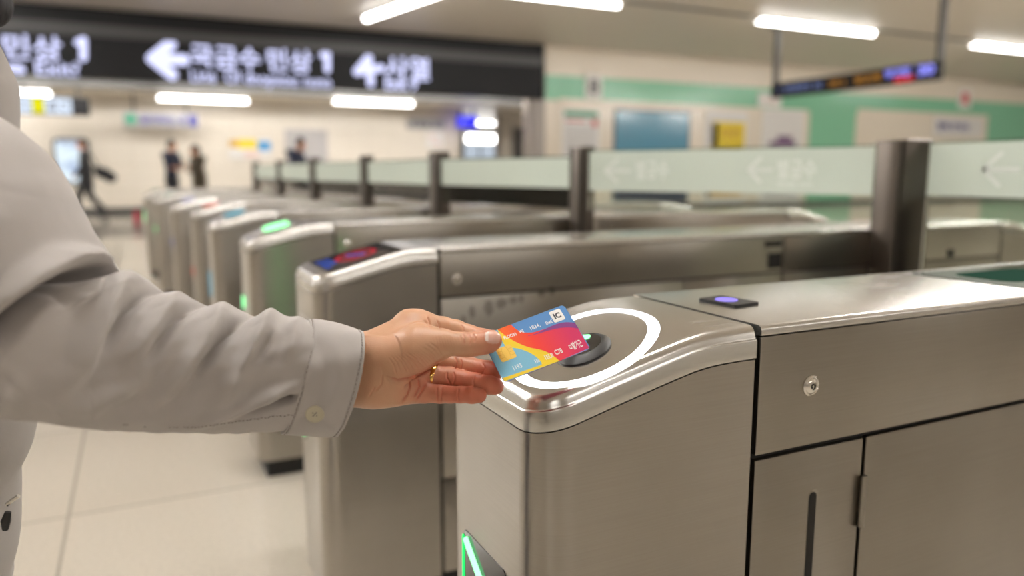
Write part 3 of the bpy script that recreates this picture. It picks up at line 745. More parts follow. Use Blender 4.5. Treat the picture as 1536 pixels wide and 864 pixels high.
def panel_display(g):
    bm = bmesh.new(); xs = [.035 + .175 * i / 8 for i in range(9)]
    lo = [[bm.verts.new(slope_mtx(x, y) @ Vector((0, 0, h))) for y in (.030, GW - .030)] for h in (0, .002) for x in xs]
    lo, hi = lo[:9], lo[9:]
    for i in range(8):
        bm.faces.new((hi[i][0], hi[i + 1][0], hi[i + 1][1], hi[i][1]))
        for s in (0, 1): bm.faces.new((lo[i][s], lo[i + 1][s], hi[i + 1][s], hi[i][s]))
    for e in (0, 8): bm.faces.new((lo[e][0], lo[e][1], hi[e][1], hi[e][0]))
    d = build('display_panel', bm, M['black_glass'], g, 30)
    mm = slope_mtx(.125, GW / 2, .0022)
    bm = bmesh.new()
    for rr, w in ((.050, .013), (.027, .010)):
        n = 48; a = [bm.verts.new(mm @ Vector((rr * math.cos(2 * PI * i / n), rr * 1.25 * math.sin(2 * PI * i / n), 0))) for i in range(n)]
        b = [bm.verts.new(mm @ Vector(((rr - w) * math.cos(2 * PI * i / n), (rr - w) * 1.25 * math.sin(2 * PI * i / n), .0002))) for i in range(n)]
        for i in range(n):
            if rr < .04 and i % 12 < 3: continue
            bm.faces.new((a[i], a[(i + 1) % n], b[(i + 1) % n], b[i]))
    build('red_ring', bm, M['red_text'], d)
    bm = bmesh.new()
    for (x, y) in ((-.012, .02), (.012, -.018), (.0, .0)): add_prism(bm, [mm @ Vector((x + u, y + v, .0003)) for u, v in capsule_outline(.014, .018, .004)], mm.to_3x3() @ Vector((0, 0, .0003)))
    build('blue_marks', bm, M['blue_text'], d)
    v, f = text_geo('카드를\n대주세요', .02); lo_, hi_ = v.min(0), v.max(0); m2 = slope_mtx(.058, GW / 2, .0024)
    q = [m2 @ Vector((((a[1] - lo_[1]) / (hi_[1] - lo_[1]) - .5) * .036, -((a[0] - lo_[0]) / (hi_[0] - lo_[0]) - .5) * .14, 0)) for a in v]
    pydata('blue_lettering', q, f, M['blue_text'], d, smooth=False)
    st = plate('sticker', frame_mtx((-.0005, .13, .69), (-1, 0, 0)), .12, .055, .006, .0006, mat('pale_sticker', (.62, .60, .58, 1), .4), g)
    plate('sticker', frame_mtx((-.0005, .13, .63), (-1, 0, 0)), .12, .05, .006, .0006, mat('yellow_sticker', (.75, .58, .12, 1), .4), g)

def pill_light(g, m, x=.115, ln=.085):
    mm = slope_mtx(x, GW / 2)
    bz = plate('lamp_bezel', mm, ln + .05, .15, .05, .010, M['chrome'], g)
    plate('lamp_lens', slope_mtx(x, GW / 2, .010), ln, .115, .04, .007, m, bz)

def post_and_glass(g, X, Ya, Yb, wx, near_to=None, zbot=.9, marks=(), pane_x=None):
    """brown steel post on the aisle side of a gate and the glass leaf that closes the next aisle"""
    ox, oy = g.location.x, g.location.y
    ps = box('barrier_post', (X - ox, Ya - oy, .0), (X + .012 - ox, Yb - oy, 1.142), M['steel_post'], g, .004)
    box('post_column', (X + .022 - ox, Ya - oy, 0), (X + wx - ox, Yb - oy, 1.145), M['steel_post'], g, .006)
    box('post_gap', (X + .008 - ox, Ya + .008 - oy, .005), (X + .026 - ox, Yb - .004 - oy, 1.135), M['gap'], g)

# thin glass and frosted film
def thin_glass(name, tint, alpha, rough=.05):
    m = bpy.data.materials.new(name); m.use_nodes = True; nt = m.node_tree; nt.nodes.clear()
    o = nt.nodes.new('ShaderNodeOutputMaterial'); t = nt.nodes.new('ShaderNodeBsdfTransparent'); gl_ = nt.nodes.new('ShaderNodeBsdfGlossy')
    fr = nt.nodes.new('ShaderNodeFresnel'); fr.inputs[0].default_value = 1.45; t.inputs[0].default_value = tint; gl_.inputs['Roughness'].default_value = rough
    mx = nt.nodes.new('ShaderNodeMixShader'); nt.links.new(fr.outputs[0], mx.inputs[0]); nt.links.new(t.outputs[0], mx.inputs[1]); nt.links.new(gl_.outputs[0], mx.inputs[2])
    nt.links.new(mx.outputs[0], o.inputs[0]); return m
M['glass'] = thin_glass('clear_glass', (.93, .97, .94, 1), 0)
M['glass_edge'] = mat('green_glass_edge', (.10, .16, .13, 1), .2)
def film(name, col, opac):
    m = bpy.data.materials.new(name); m.use_nodes = True; nt = m.node_tree; nt.nodes.clear()
    o = nt.nodes.new('ShaderNodeOutputMaterial'); t = nt.nodes.new('ShaderNodeBsdfTransparent'); d_ = nt.nodes.new('ShaderNodeBsdfDiffuse'); tl = nt.nodes.new('ShaderNodeBsdfTranslucent')
    d_.inputs[0].default_value = col; tl.inputs[0].default_value = col
    m1 = nt.nodes.new('ShaderNodeMixShader'); m1.inputs[0].default_value = .5; nt.links.new(d_.outputs[0], m1.inputs[1]); nt.links.new(tl.outputs[0], m1.inputs[2])
    m2 = nt.nodes.new('ShaderNodeMixShader'); m2.inputs[0].default_value = opac; nt.links.new(t.outputs[0], m2.inputs[1]); nt.links.new(m1.outputs[0], m2.inputs[2])
    nt.links.new(m2.outputs[0], o.inputs[0]); return m
M['frost'] = film('frosted_film', (.88, .93, .88, 1), .84)
M['frost_mark'] = film('white_frost_lettering', (.98, .99, .98, 1), .95)
def glass_leaf(label, A, B, zb, zt_, f0, f1, marks=()):
    """A, B: plan points (x, y) from far end to near end; frosted band between heights f0 and f1"""
    g = empty('glass_barrier', (A[0], A[1], 0), label, 'glass barrier', 'glass leaves between the gates')
    A, B = Vector((0, 0, 0)), Vector((B[0] - A[0], B[1] - A[1], 0))
    t = (B - A); ln = t.length; t = t / ln; nrm = Vector((t.y, -t.x, 0))      # nrm points towards -x side when leaf runs far -> near
    if nrm.x > 0: nrm = -nrm
    def slab(name, s0, s1, z0, z1, off, th, m, par, bev=0):
        bm = bmesh.new(); c = [A + t * s + nrm * off for s in (s0, s1)]
        add_prism(bm, [Vector((c[0].x, c[0].y, z0)), Vector((c[1].x, c[1].y, z0)), Vector((c[1].x, c[1].y, z1)), Vector((c[0].x, c[0].y, z1))], nrm * th)
        return build(name, bm, m, par)
    gp = g; slab('glass_panel', 0, ln, zb, zt_, 0, .010, M['glass'], g)
    slab('frosted_band', .002, ln - .002, f0, f1, .0101, .0004, M['frost'], gp)
    slab('edge_strip', 0, ln, zt_, zt_ + .003, 0, .010, M['glass_edge'], gp)
    slab('edge_strip', ln, ln + .003, zb, zt_, 0, .010, M['glass_edge'], gp)
    for kind, s0, s1, z0, z1, body in marks:
        if kind == 'arrow':
            bm = bmesh.new(); zm = (z0 + z1) / 2; w = (z1 - z0) * .13
            def seg(p, q):
                p = Vector(p); q = Vector(q); d_ = (q - p).normalized(); n_ = Vector((-d_.y, d_.x)) * w / 2
                pts = [p + n_ - d_ * w * .3, p - n_ - d_ * w * .3, q - n_ + d_ * w * .3, q + n_ + d_ * w * .3]
                add_prism(bm, [A + t * u.x + nrm * .0106 + Vector((0, 0, u.y)) for u in pts], nrm * .0004)
            seg((s0, zm), (s1, zm)); seg((s0, zm), (s0 + (s1 - s0) * .5, z1)); seg((s0, zm), (s0 + (s1 - s0) * .5, z0))
            build('arrow_marking', bm, M['frost_mark'], gp)
        else:
            v, f = text_geo(body, .03); lo, hi = v.min(0), v.max(0)
            q = [A + t * (s0 + (s1 - s0) * (a[0] - lo[0]) / (hi[0] - lo[0])) + nrm * .0108 + Vector((0, 0, z0 + (z1 - z0) * (a[1] - lo[1]) / (hi[1] - lo[1]))) for a in v]
            pydata('lettering', q, f, M['frost_mark'], gp, smooth=False)

GX = [.346, .335, .320, .285, .275, .205, .135, .070]
GY = [.650, 1.66, 2.63, 3.56, 4.62, 5.50, 6.90, 8.40]
gates = []
cfgs = [dict(chev=True, led_h=.28, fine=True, slot=True, seam=.715, lock=(.372, .794)),
        dict(seam=.757, lock=(.33, .80), led_z=.46, cuts=(1.0, 1.36), low=.31),
        dict(seam=.757, lock=(.33, .80), led_z=.62), dict(seam=.757, led='cyan_led', led_z=.60, led_h=.12), dict(seam=.757, led='red_led', led_z=.5), dict(seam=.757, led='lilac_led'), dict(seam=.757, led='green_led'), dict(seam=.757, led='green_led', led_z=.66, led_h=.12)]
labs = ['nearest stainless steel ticket gate with the glowing white ring around its card reader',
        'second steel ticket gate with a black sloping display showing a red ring',
        'third steel ticket gate with the bright green light on its sloping cap',
        'fourth steel ticket gate in the row with a pale blue light on its cap',
        'fifth steel ticket gate in the row with a red light on its cap',
        'sixth steel ticket gate in the row with a lilac light on its cap',
        'seventh ticket gate in the row, just in front of the farthest gate',
        'farthest ticket gate of the row with a dull green cap']
for i in range(8):
    gates.append(make_gate(cfgs[i], (GX[i], GY[i], 0), labs[i]))
ring_reader(gates[0]); panel_display(gates[1])
for i, nm in ((2, 'green_core'), (3, 'cyan_led'), (4, 'red_led'), (5, 'lilac_led'), (6, 'teal_led'), (7, 'teal_led')): pill_light(gates[i], M[nm])
# second gate: vertical slots near its flap, and a green lamp on its far side that shines on the third gate
g = gates[1]
boxes('flap_slot', [((1.285, -.002, .835), (1.35, .004, .850)), ((1.30, -.002, .77), (1.352, .004, .815))], M['gap'], g)
box('side_lamp', (.186, GW - .001, .40), (.198, GW + .006, .80), emit('green_side_lamp', (.02, .95, .16, 1), 2.4), g, .002)
boxes('flap_slot', [((2.1, -.002, .765), (2.13, .004, .79))], M['gap'], g)
# dark fingermarks rubbed on the second gate's lower panel
M['smudge'] = bpy.data.materials.new('rubbed_smudge'); M['smudge'].use_nodes = True; _m = M['smudge']; _b = bsdf(_m)
_b.inputs['Base Color'].default_value = (.05, .045, .04, 1); _b.inputs['Roughness'].default_value = .6; _b.inputs['Alpha'].default_value = .16
bm = bmesh.new()
for px_, py_, w_, h_ in ((708, 468, 12, 22), (733, 462, 18, 26), (752, 455, 22, 18), (770, 450, 16, 14), (782, 448, 10, 16), (812, 440, 16, 14), (828, 436, 12, 18), (695, 480, 9, 16)):
    q = on_y(px_, py_, GY[1]); e = q - g.location; sw = w_ * .0015; sh2 = h_ * .0015; rr = random.Random(px_); nn = 18
    add_prism(bm, [Vector((e.x + sw * .5 * math.cos(2 * PI * i / nn) * rr.uniform(.75, 1.1), -.0002, e.z + sh2 * .5 * math.sin(2 * PI * i / nn) * rr.uniform(.75, 1.1))) for i in range(nn)], (0, -.0001, 0))
tag(build('rubbed_marks', bm, M['smudge'], g), 'dark rubbed finger marks', kind='stuff')
# posts and glass leaves
posts = {1: (2.05, 1.574, 1.659, .155), 2: (1.53, 2.555, 2.629, .075), 3: (1.285, 3.47, 3.559, .08), 4: (1.225, 4.53, 4.619, .07), 5: (1.10, 5.42, 5.499, .07), 6: (1.10, 6.82, 6.899, .07), 7: (1.10, 8.32, 8.399, .07)}
for i, (X, Ya, Yb, wx) in posts.items(): post_and_glass(gates[i], X, Ya, Yb, wx)
Zf0, Zf1 = .977, 1.124
glass_leaf('wide frosted glass barrier with arrows and lettering left of the big brown post', (1.58, 2.553), (2.058, 1.662), .905, 1.128, Zf0, Zf1, [('arrow', .07, .18, 1.01, 1.095, ''), ('text', .20, .33, 1.02, 1.09, '별긍수'), ('arrow', .62, .70, 1.015, 1.095, ''), ('text', .715, .84, 1.025, 1.09, '별긍수'), ('text', .72, .83, 1.002, 1.016, 'Exit no')])
glass_leaf('frosted glass barrier right of the big brown post, cut by the photo edge', (2.19, 1.572), (2.19, .955), .28, 1.136, Zf0, 1.132, [('arrow', .17, .27, 1.01, 1.10, ''), ('text', .29, .42, 1.02, 1.09, '별긍수')])
GLAB = {3: 'frosted glass barrier from the third gate post to the fourth, under the grey pillar', 4: 'frosted glass barrier between the posts of the fourth and fifth gates', 5: 'frosted glass barrier between the posts of the fifth and sixth gates',
        6: 'small frosted glass barrier between the posts of the sixth and seventh gates', 7: 'farthest small frosted glass barrier, at the last two gates'}
for i, j in ((3, 2), (4, 3), (5, 4), (6, 5), (7, 6)):
    glass_leaf(GLAB[i], (posts[i][0] + .04, posts[i][1] - .003), (posts[j][0] + .015, posts[j][2] + .003), .905, 1.107, .985, 1.104)
# ================================================================== CARD
Lc, Wc = .0955, .0602
c0 = P(802.5, 513.6, .775)
e1 = (P(868, 488.5, .790) - P(737, 539, .765)).normalized()
e2 = (P(786.5, 480, .7915) - P(818.5, 547, .7585)); e2 = (e2 - e1 * e2.dot(e1)).normalized()
en = e1.cross(e2)                       # towards the camera / up
if en.dot(FW) > 0: en = -en
CM = Matrix((e1, e2, en)).transposed().to_4x4(); CM.translation = c0
M['card_blue'] = mat('card_blue', rgb(92, 142, 200), .5, Specular_IOR_Level=.15)
M['card_sky'] = mat('card_light_blue', rgb(128, 186, 214), .5, Specular_IOR_Level=.15)
M['card_orange'] = mat('card_orange_red', rgb(238, 98, 48), .5, Specular_IOR_Level=.15)
M['card_yellow'] = mat('card_yellow', rgb(240, 208, 56), .5, Specular_IOR_Level=.15)
M['card_violet'] = mat('card_violet', rgb(132, 66, 134), .5, Specular_IOR_Level=.15)
M['card_gold'] = mat('card_gold_chip', (.80, .52, .10, 1), .3, .4)
M['card_silver'] = mat('silver_lettering', (.78, .80, .82, 1), .3)
M['card_back'] = mat('card_dark_red_back', rgb(120, 24, 40), .4)
M['white_mark'] = mat('white_print', (.85, .84, .82, 1), .4)
card = empty('payment_card', c0, 'colourful chip card held over the glowing reader between thumb and fingers', 'card')
card.rotation_euler = CM.to_euler()
def cplate(name, pts, z, t, m, par=card):
    bm = bmesh.new(); add_prism(bm, [Vector((x * Lc - Lc / 2, y * Wc - Wc / 2, z)) for x, y in pts], (0, 0, t)); return build(name, bm, m, par)
def clip_round(pts):      # keep artwork inside the rounded card outline
    r = .0042; out = []
    for x, y in pts:
        X, Y = x * Lc, y * Wc; X = min(max(X, 0), Lc); Y = min(max(Y, 0), Wc)
        cx = min(max(X, r), Lc - r); cy = min(max(Y, r), Wc - r); dx, dy = X - cx, Y - cy; d_ = math.hypot(dx, dy)
        if d_ > r: X, Y = cx + dx * r / d_, cy + dy * r / d_
        out.append((X / Lc, Y / Wc))
    return out
def curve(p0, p1, p2, p3, n=18):
    return [tuple((1 - t) ** 3 * a + 3 * (1 - t) ** 2 * t * b + 3 * (1 - t) * t * t * c + t ** 3 * d for a, b, c, d in zip(p0, p1, p2, p3)) for t in [i / n for i in range(n + 1)]]
outl = [(x / Lc + .5, y / Wc + .5) for x, y in capsule_outline(Lc, Wc, .0042, 8)]
cplate('card_body', outl, -.0004, .0007, M['card_back'])
# printed design: (x right, y up, both 0..1 over the card face)
def region(name, pts, layer, m): return cplate(name, clip_round(pts), .0003 + .00004 * layer, .00004, m)
region('blue_field', [(u, v) for u, v in outl], 0, M['card_blue'])
top = curve((.363, 1.0), (.38, .88), (.41, .78), (.47, .735)) + curve((.47, .735), (.60, .62), (.80, .74), (1.0, .57))[1:]
# warm field: orange at the left shading to crimson at the right (a printed colour ramp)
m = mat('card_warm_print', rgb(228, 60, 70), .5, Specular_IOR_Level=.15); tc = N(m, 'ShaderNodeTexCoord'); sx = N(m, 'ShaderNodeSeparateXYZ'); rp = N(m, 'ShaderNodeValToRGB')
L(m, tc.outputs['Object'], sx.inputs[0]); mr = N(m, 'ShaderNodeMapRange'); mr.inputs[1].default_value = -Lc / 2; mr.inputs[2].default_value = Lc / 2; L(m, sx.outputs[0], mr.inputs[0]); L(m, mr.outputs[0], rp.inputs[0])
rp.color_ramp.elements[0].position = .1; rp.color_ramp.elements[0].color = rgb(243, 124, 36); rp.color_ramp.elements[1].position = .9; rp.color_ramp.elements[1].color = rgb(206, 52, 100)
e_ = rp.color_ramp.elements.new(.5); e_.color = rgb(236, 66, 56); L(m, rp.outputs[0], bsdf(m).inputs['Base Color'])
region('warm_field', [(.205, 1.0)] + top + [(1.0, 0), (.63, 0), (.45, .30), (.27, .70)], 1, m)
region('violet_wave', curve((.467, .665), (.62, .60), (.82, .80), (1.0, .57)) + curve((1.0, .44), (.84, .66), (.64, .60), (.467, .66)), 2, M['card_violet'])
region('yellow_wave', [(.14, 1.0), (.205, 1.0)] + curve((.205, 1.0), (.27, .72), (.34, .56), (.434, .42)) + curve((.434, .42), (.54, .30), (.59, .22), (.63, 0))[1:] + [(.0, 0), (.0, .12), (.1, .3)], 2, M['card_yellow'])
region('light_blue_field', [(.0, .09), (.44, .055), (.452, .085)] + curve((.452, .085), (.44, .32), (.32, .52), (.20, .60)) + curve((.20, .60), (.18, .70), (.195, .85), (.205, 1.0))[1:] + [(.0, 1.0)], 3, M['card_sky'])
cx, cy = .165, .50
chip = cplate('chip', [(cx + u / Lc, cy + v / Wc) for u, v in capsule_outline(.0165, .0168, .0022)], .00048, .00012, M['card_gold'])
bm = bmesh.new()
def cl(p, q, w=.0004):
    a_ = Vector(((p[0]) + cx * Lc - Lc / 2, p[1] + cy * Wc - Wc / 2, .00061)); b_ = Vector((q[0] + cx * Lc - Lc / 2, q[1] + cy * Wc - Wc / 2, .00061)); d_ = (b_ - a_).normalized(); n_ = Vector((-d_.y, d_.x, 0)) * w / 2
    add_prism(bm, [a_ + n_, a_ - n_, b_ - n_, b_ + n_], (0, 0, .00004))
for sgn in (-1, 1):
    cl((sgn * .0018, -.0082), (sgn * .0032, -.004)); cl((sgn * .0032, -.004), (sgn * .0032, .004)); cl((sgn * .0032, .004), (sgn * .0018, .0082))
    for yy in (-.004, 0, .004): cl((sgn * .0032, yy), (sgn * .0080, yy))
build('contact_lines', bm, M['amber_ink'], chip)
def ctext(body, x0, x1, y0, y1, m, bold=.02, z=.00052, name='lettering', par=card):
    v, f = text_geo(body, bold); lo, hi = v.min(0), v.max(0)
    q = [Vector(((x0 + (x1 - x0) * (a[0] - lo[0]) / (hi[0] - lo[0])) * Lc - Lc / 2, (y0 + (y1 - y0) * (a[1] - lo[1]) / (hi[1] - lo[1])) * Wc - Wc / 2, z)) for a in v]
    return pydata(name, q, f, m, par, smooth=False)
lg = cplate('logo_plate', [(.867 + x, .835 + y) for x, y in [(a / Lc, b / Wc) for a, b in capsule_outline(.0128, .0148, .0018)]], .00048, .0001, M['white_mark'])
ctext('IC', .828, .908, .775, .895, M['dark_ink'], .05, .0006, 'lettering', lg)
for body, xa, xb, ya, yb_, mm_ in (('PLOO36', .22, .365, .755, .825, 'card_silver'), ('WJ', .40, .45, .745, .825, 'white_mark'), ('1834,', .53, .645, .735, .825, 'card_silver'), ('DæE', .71, .79, .735, .80, 'card_silver'),
                                    ('1193', .155, .25, .14, .23, 'card_silver'), ('Ho', .395, .445, .115, .19, 'card_silver'), ('1EUI', .51, .60, .105, .195, 'white_mark'), ('C78', .63, .715, .12, .22, 'white_mark'), ('ㅁ발기근', .80, .945, .09, .245, 'white_mark')):
    ctext(body, xa, xb, ya, yb_, M[mm_], .02)

# ================================================================== THE HAND (one continuous skin) AND ITS OWNER
def w3(x, y, d): return np.array(P(x, y, d)[:])
def px(r, d): return r * d / FPX
FWn = np.array(FW[:]); UPn = np.array(UPV[:]); RTn = np.array(RT[:])
allp = [w3(x, y, d) for x, y, d in ((440, 440, .73), (800, 440, .73), (440, 650, .73), (800, 650, .73), (440, 440, .86), (800, 440, .86), (440, 650, .86), (800, 650, .86))]
# grid box is axis aligned in the world
lo = np.min(allp, 0) + [0.02, .0, .0]; hi = np.max(allp, 0)
VX = .00078
hand = Field(lo, hi, VX)
def chain(F, pts, k0, k=.004):
    """pts: (x, y, depth, radius in photo px)"""
    q = [(w3(x, y, d), px(r, d)) for x, y, d, r in pts]
    for i, ((a, ra), (b, rb)) in enumerate(zip(q, q[1:])): F.cone(a, b, ra, rb, k0 if i == 0 else k)
# forearm, wrist, back and palm
palm = hand
palm.cone(w3(470, 562, .775), w3(545, 555, .781), px(50, .775), px(47, .781), 0, flat=(FWn, .78))
palm.cone(w3(545, 555, .781), w3(585, 545, .786), px(47, .78), px(42, .785), .02, flat=(FWn, .74))
for (x0, y0, d0, r0, x1, y1, d1, r1) in ((572, 520, .790, 25, 621, 493, .802, 23), (574, 535, .790, 25, 628, 520, .800, 22), (574, 556, .786, 25, 630, 555, .790, 19.5), (570, 577, .782, 26, 622, 583, .781, 18)):
    palm.cone(w3(x0, y0, d0), w3(x1, y1, d1), px(r0, d0), px(r1, d1), .016)
palm.ell(w3(580, 588, .770), [px(44, .77), px(20, .77), px(22, .77)], .014, rot=np.array([RTn * .995 - UPn * .05, UPn, FWn]))     # heel of the hand on the little finger side
palm.ell(w3(617, 485, .799), [px(20, .8), px(15, .8), px(17, .8)], .010)          # index knuckle
palm.cone(w3(580, 528, .782), w3(622, 496, .789), px(27, .78), px(22, .789), .020)     # muscle between thumb and index knuckle
# thenar mound: joined to the palm, but lying in front of the finger roots
thenar = Field(lo, hi, VX)
thenar.cone(w3(572, 545, .771), w3(630, 525, .755), px(30, .77), px(28.5, .755), 0)
thenar.cone(w3(600, 552, .762), w3(648, 527, .753), px(21, .76), px(16, .753), .010)
thenar.cone(w3(590, 530, .772), w3(632, 506, .766), px(26, .77), px(20, .766), .012)
fin = {}
def finger(name, pts, k0=.006, k=.0025):
    f = Field(lo, hi, VX); chain(f, pts, 0, k); fin[name] = f; return f
finger('thumb', [(628, 515, .757, 26), (664, 514, .753, 20), (690, 516.5, .752, 17.4), (703, 517, .752, 17.6), (716, 515.5, .753, 16.8), (733, 512, .757, 15.8), (739, 511, .758, 14.0)], k=.004)
fin['thumb'].ell(w3(727, 519, .756), [px(17, .756), px(11, .756), px(11, .756)], .004, rot=np.array([RTn, UPn, FWn]))
finger('index', [(618, 489, .801, 20), (644, 489, .804, 16.6), (664, 491, .806, 16), (684, 496, .806, 16), (704, 502, .803, 14.6), (724, 507, .798, 14), (744, 509, .793, 13), (752, 509, .791, 11.5)])
finger('middle', [(628, 527, .797, 18), (650, 540, .795, 15.5), (684, 546, .794, 14.6), (708, 550, .789, 13.4), (732, 554, .782, 13), (746, 557, .777, 12)])
finger('ring', [(626, 556, .789, 17), (652, 564, .786, 15.2), (676, 566, .783, 15), (690, 568.5, .779, 14.0), (712, 573, .773, 13.6), (736, 578, .768, 13.8), (743.5, 579.5, .7665, 12.6)])
finger('little', [(620, 584, .780, 16), (640, 590, .777, 14), (660, 591, .773, 13.6), (676, 592, .769, 12.4), (690, 592, .766, 12.2), (708, 592.5, .763, 12.6), (718.5, 593, .762, 11.4)])
def smin(a, b, k):
    h = np.maximum(k - np.abs(a - b), 0) / k; return np.minimum(a, b) - h * h * k * .25
D = palm.d
res = None
for nm, k in (('index', .012), ('middle', .010), ('ring', .009), ('little', .009)):
    q = smin(D, fin[nm].d, k); res = q if res is None else np.minimum(res, q)
tt_ = smin(thenar.d, fin['thumb'].d, .013); res = np.minimum(smin(res, tt_, .0035), smin(D, tt_, .010) + .0000)
gap_ = np.minimum.reduce([fin[nm].d for nm in ('middle', 'ring', 'little')])
res = np.where(gap_ < .012, smin(np.minimum.reduce([smin(D, fin[nm].d, .009) for nm in ('index', 'middle', 'ring', 'little')]), tt_, .0035), res)
hand.d = res.astype(np.float32)
hand.clip_plane(w3(478, 562, .775), -RTn)       # ends inside the sleeve
HV, HF = hand.mesh()
del fin, D, res, thenar, tt_, gap_
# vertex normals
def vnormals(V, F):
    n = np.zeros_like(V); q = V[F]; fn = np.cross(q[:, 2] - q[:, 0], q[:, 3] - q[:, 1])
    for i in range(4): np.add.at(n, F[:, i], fn)
    return n / np.maximum(np.linalg.norm(n, axis=1), 1e-12)[:, None]
HN = vnormals(HV, HF)
Cn = np.array(CP[:])
def proj(V):
    v = V - Cn; z = v @ FWn; return np.stack([768 + FPX * (v @ RTn) / z, 432 - FPX * (v @ UPn) / z, z], 1)
def seg_dist(p, poly):
    d = np.full(len(p), 1e9); tt = np.zeros(len(p)); n = len(poly) - 1
    for i in range(n):
        a = np.array(poly[i], float); b = np.array(poly[i + 1], float); ab = b - a
        t = np.clip(((p - a) @ ab) / (ab @ ab), 0, 1); e = np.linalg.norm(p - a - t[:, None] * ab, axis=1)
        m_ = e < d; d[m_] = e[m_]; tt[m_] = (i + t[m_]) / n
    return d, tt
# skin creases: lines on the palm side (as seen from the front), pressed in along the normal
HP = proj(HV); front = (HN @ FWn) < .15; hdep = HP[:, 2]
creases = [  # polyline (photo px), depth mm, half width px, max depth of the surface layer
    ([(694, 500), (697, 507), (696, 517)], .55, 1.5, .762), ([(701, 498), (706, 508), (704, 519)], .55, 1.5, .762), ([(709, 499), (713, 507), (711, 514)], .45, 1.4, .762), ([(690, 503), (692, 511)], .3, 1.3, .762),
    ([(641, 474), (644, 482), (646, 492)], .9, 1.6, .81), ([(655, 479), (659, 487), (660, 495)], .9, 1.6, .81), ([(692, 486), (695, 491), (695, 498)], .6, 1.5, .81), ([(636, 480), (645, 491)], .6, 1.6, .81),
    ([(682, 534), (686, 543), (683, 556)], .8, 1.5, .80), ([(690, 535), (693, 545), (691, 556)], .7, 1.4, .80), ([(723, 543), (727, 552), (722, 565)], .7, 1.5, .80),
    ([(671, 557), (670, 566), (676, 578)], .8, 1.5, .80), ([(680, 556), (682, 566), (679, 579)], .8, 1.5, .80), ([(713, 562), (710, 571), (711, 584)], .7, 1.5, .80),
    ([(656, 580), (655, 591), (657, 604)], .7, 1.5, .80), ([(664, 580), (662, 592), (661, 604)], .7, 1.5, .80), ([(688, 581), (686, 593), (688, 605)], .7, 1.5, .80),
    ([(665, 537), (652, 549), (635, 560), (615, 568), (596, 571), (580, 565)], 1.8, 2.2, .80),
    ([(614, 567), (615, 580), (611, 592), (602, 606)], 1.2, 1.8, .80), ([(640, 574), (632, 588), (624, 601)], 1.2, 2.0, .80), ([(627, 566), (629, 580), (620, 598)], .8, 1.8, .80),
    ([(560, 590), (572, 577), (574, 560)], .5, 1.6, .80), ([(553, 596), (563, 580)], .4, 1.5, .80)]
rng = np.random.RandomState(3)
ends = np.array([(645, 513, 664, 534), (636, 518, 659, 540), (626, 525, 652, 546), (613, 529, 640, 554), (596, 532, 617, 558), (584, 536, 596, 562)], float)
for k in range(17):      # fine skin lines across the thumb mound
    t = k / 16 * 5; i_ = min(int(t), 4); q = ends[i_] + (ends[i_ + 1] - ends[i_]) * (t - i_) + rng.uniform(-1.5, 1.5, 4)
    creases.append(([(q[0], q[1]), ((q[0] + q[2]) / 2 + 1.5, (q[1] + q[3]) / 2 - 2), (q[2], q[3])], .20 + .1 * rng.rand(), 1.2, .80))
for k in range(9):       # and along the root of the thumb
    creases.append(([(652 + k * 4 + rng.uniform(-1, 1), 501 + rng.uniform(-2, 2)), (655 + k * 4, 512), (657 + k * 4 + rng.uniform(-2, 2), 524)], .10, 1.0, .80))
disp = np.zeros(len(HV)); dark = np.zeros(len(HV))
for poly, dep_, w, lim in creases:
    d, tt = seg_dist(HP[:, :2], poly); fade = np.clip(np.minimum(tt, 1 - tt) * 6, 0.15, 1)
    w *= .8; g_ = np.exp(-(d / w) ** 2) * fade * front * (hdep < lim); disp -= g_ * dep_ * .0015; dark = np.maximum(dark, g_ * min(1, dep_ / .9))
HV2 = HV + HN * disp[:, None]
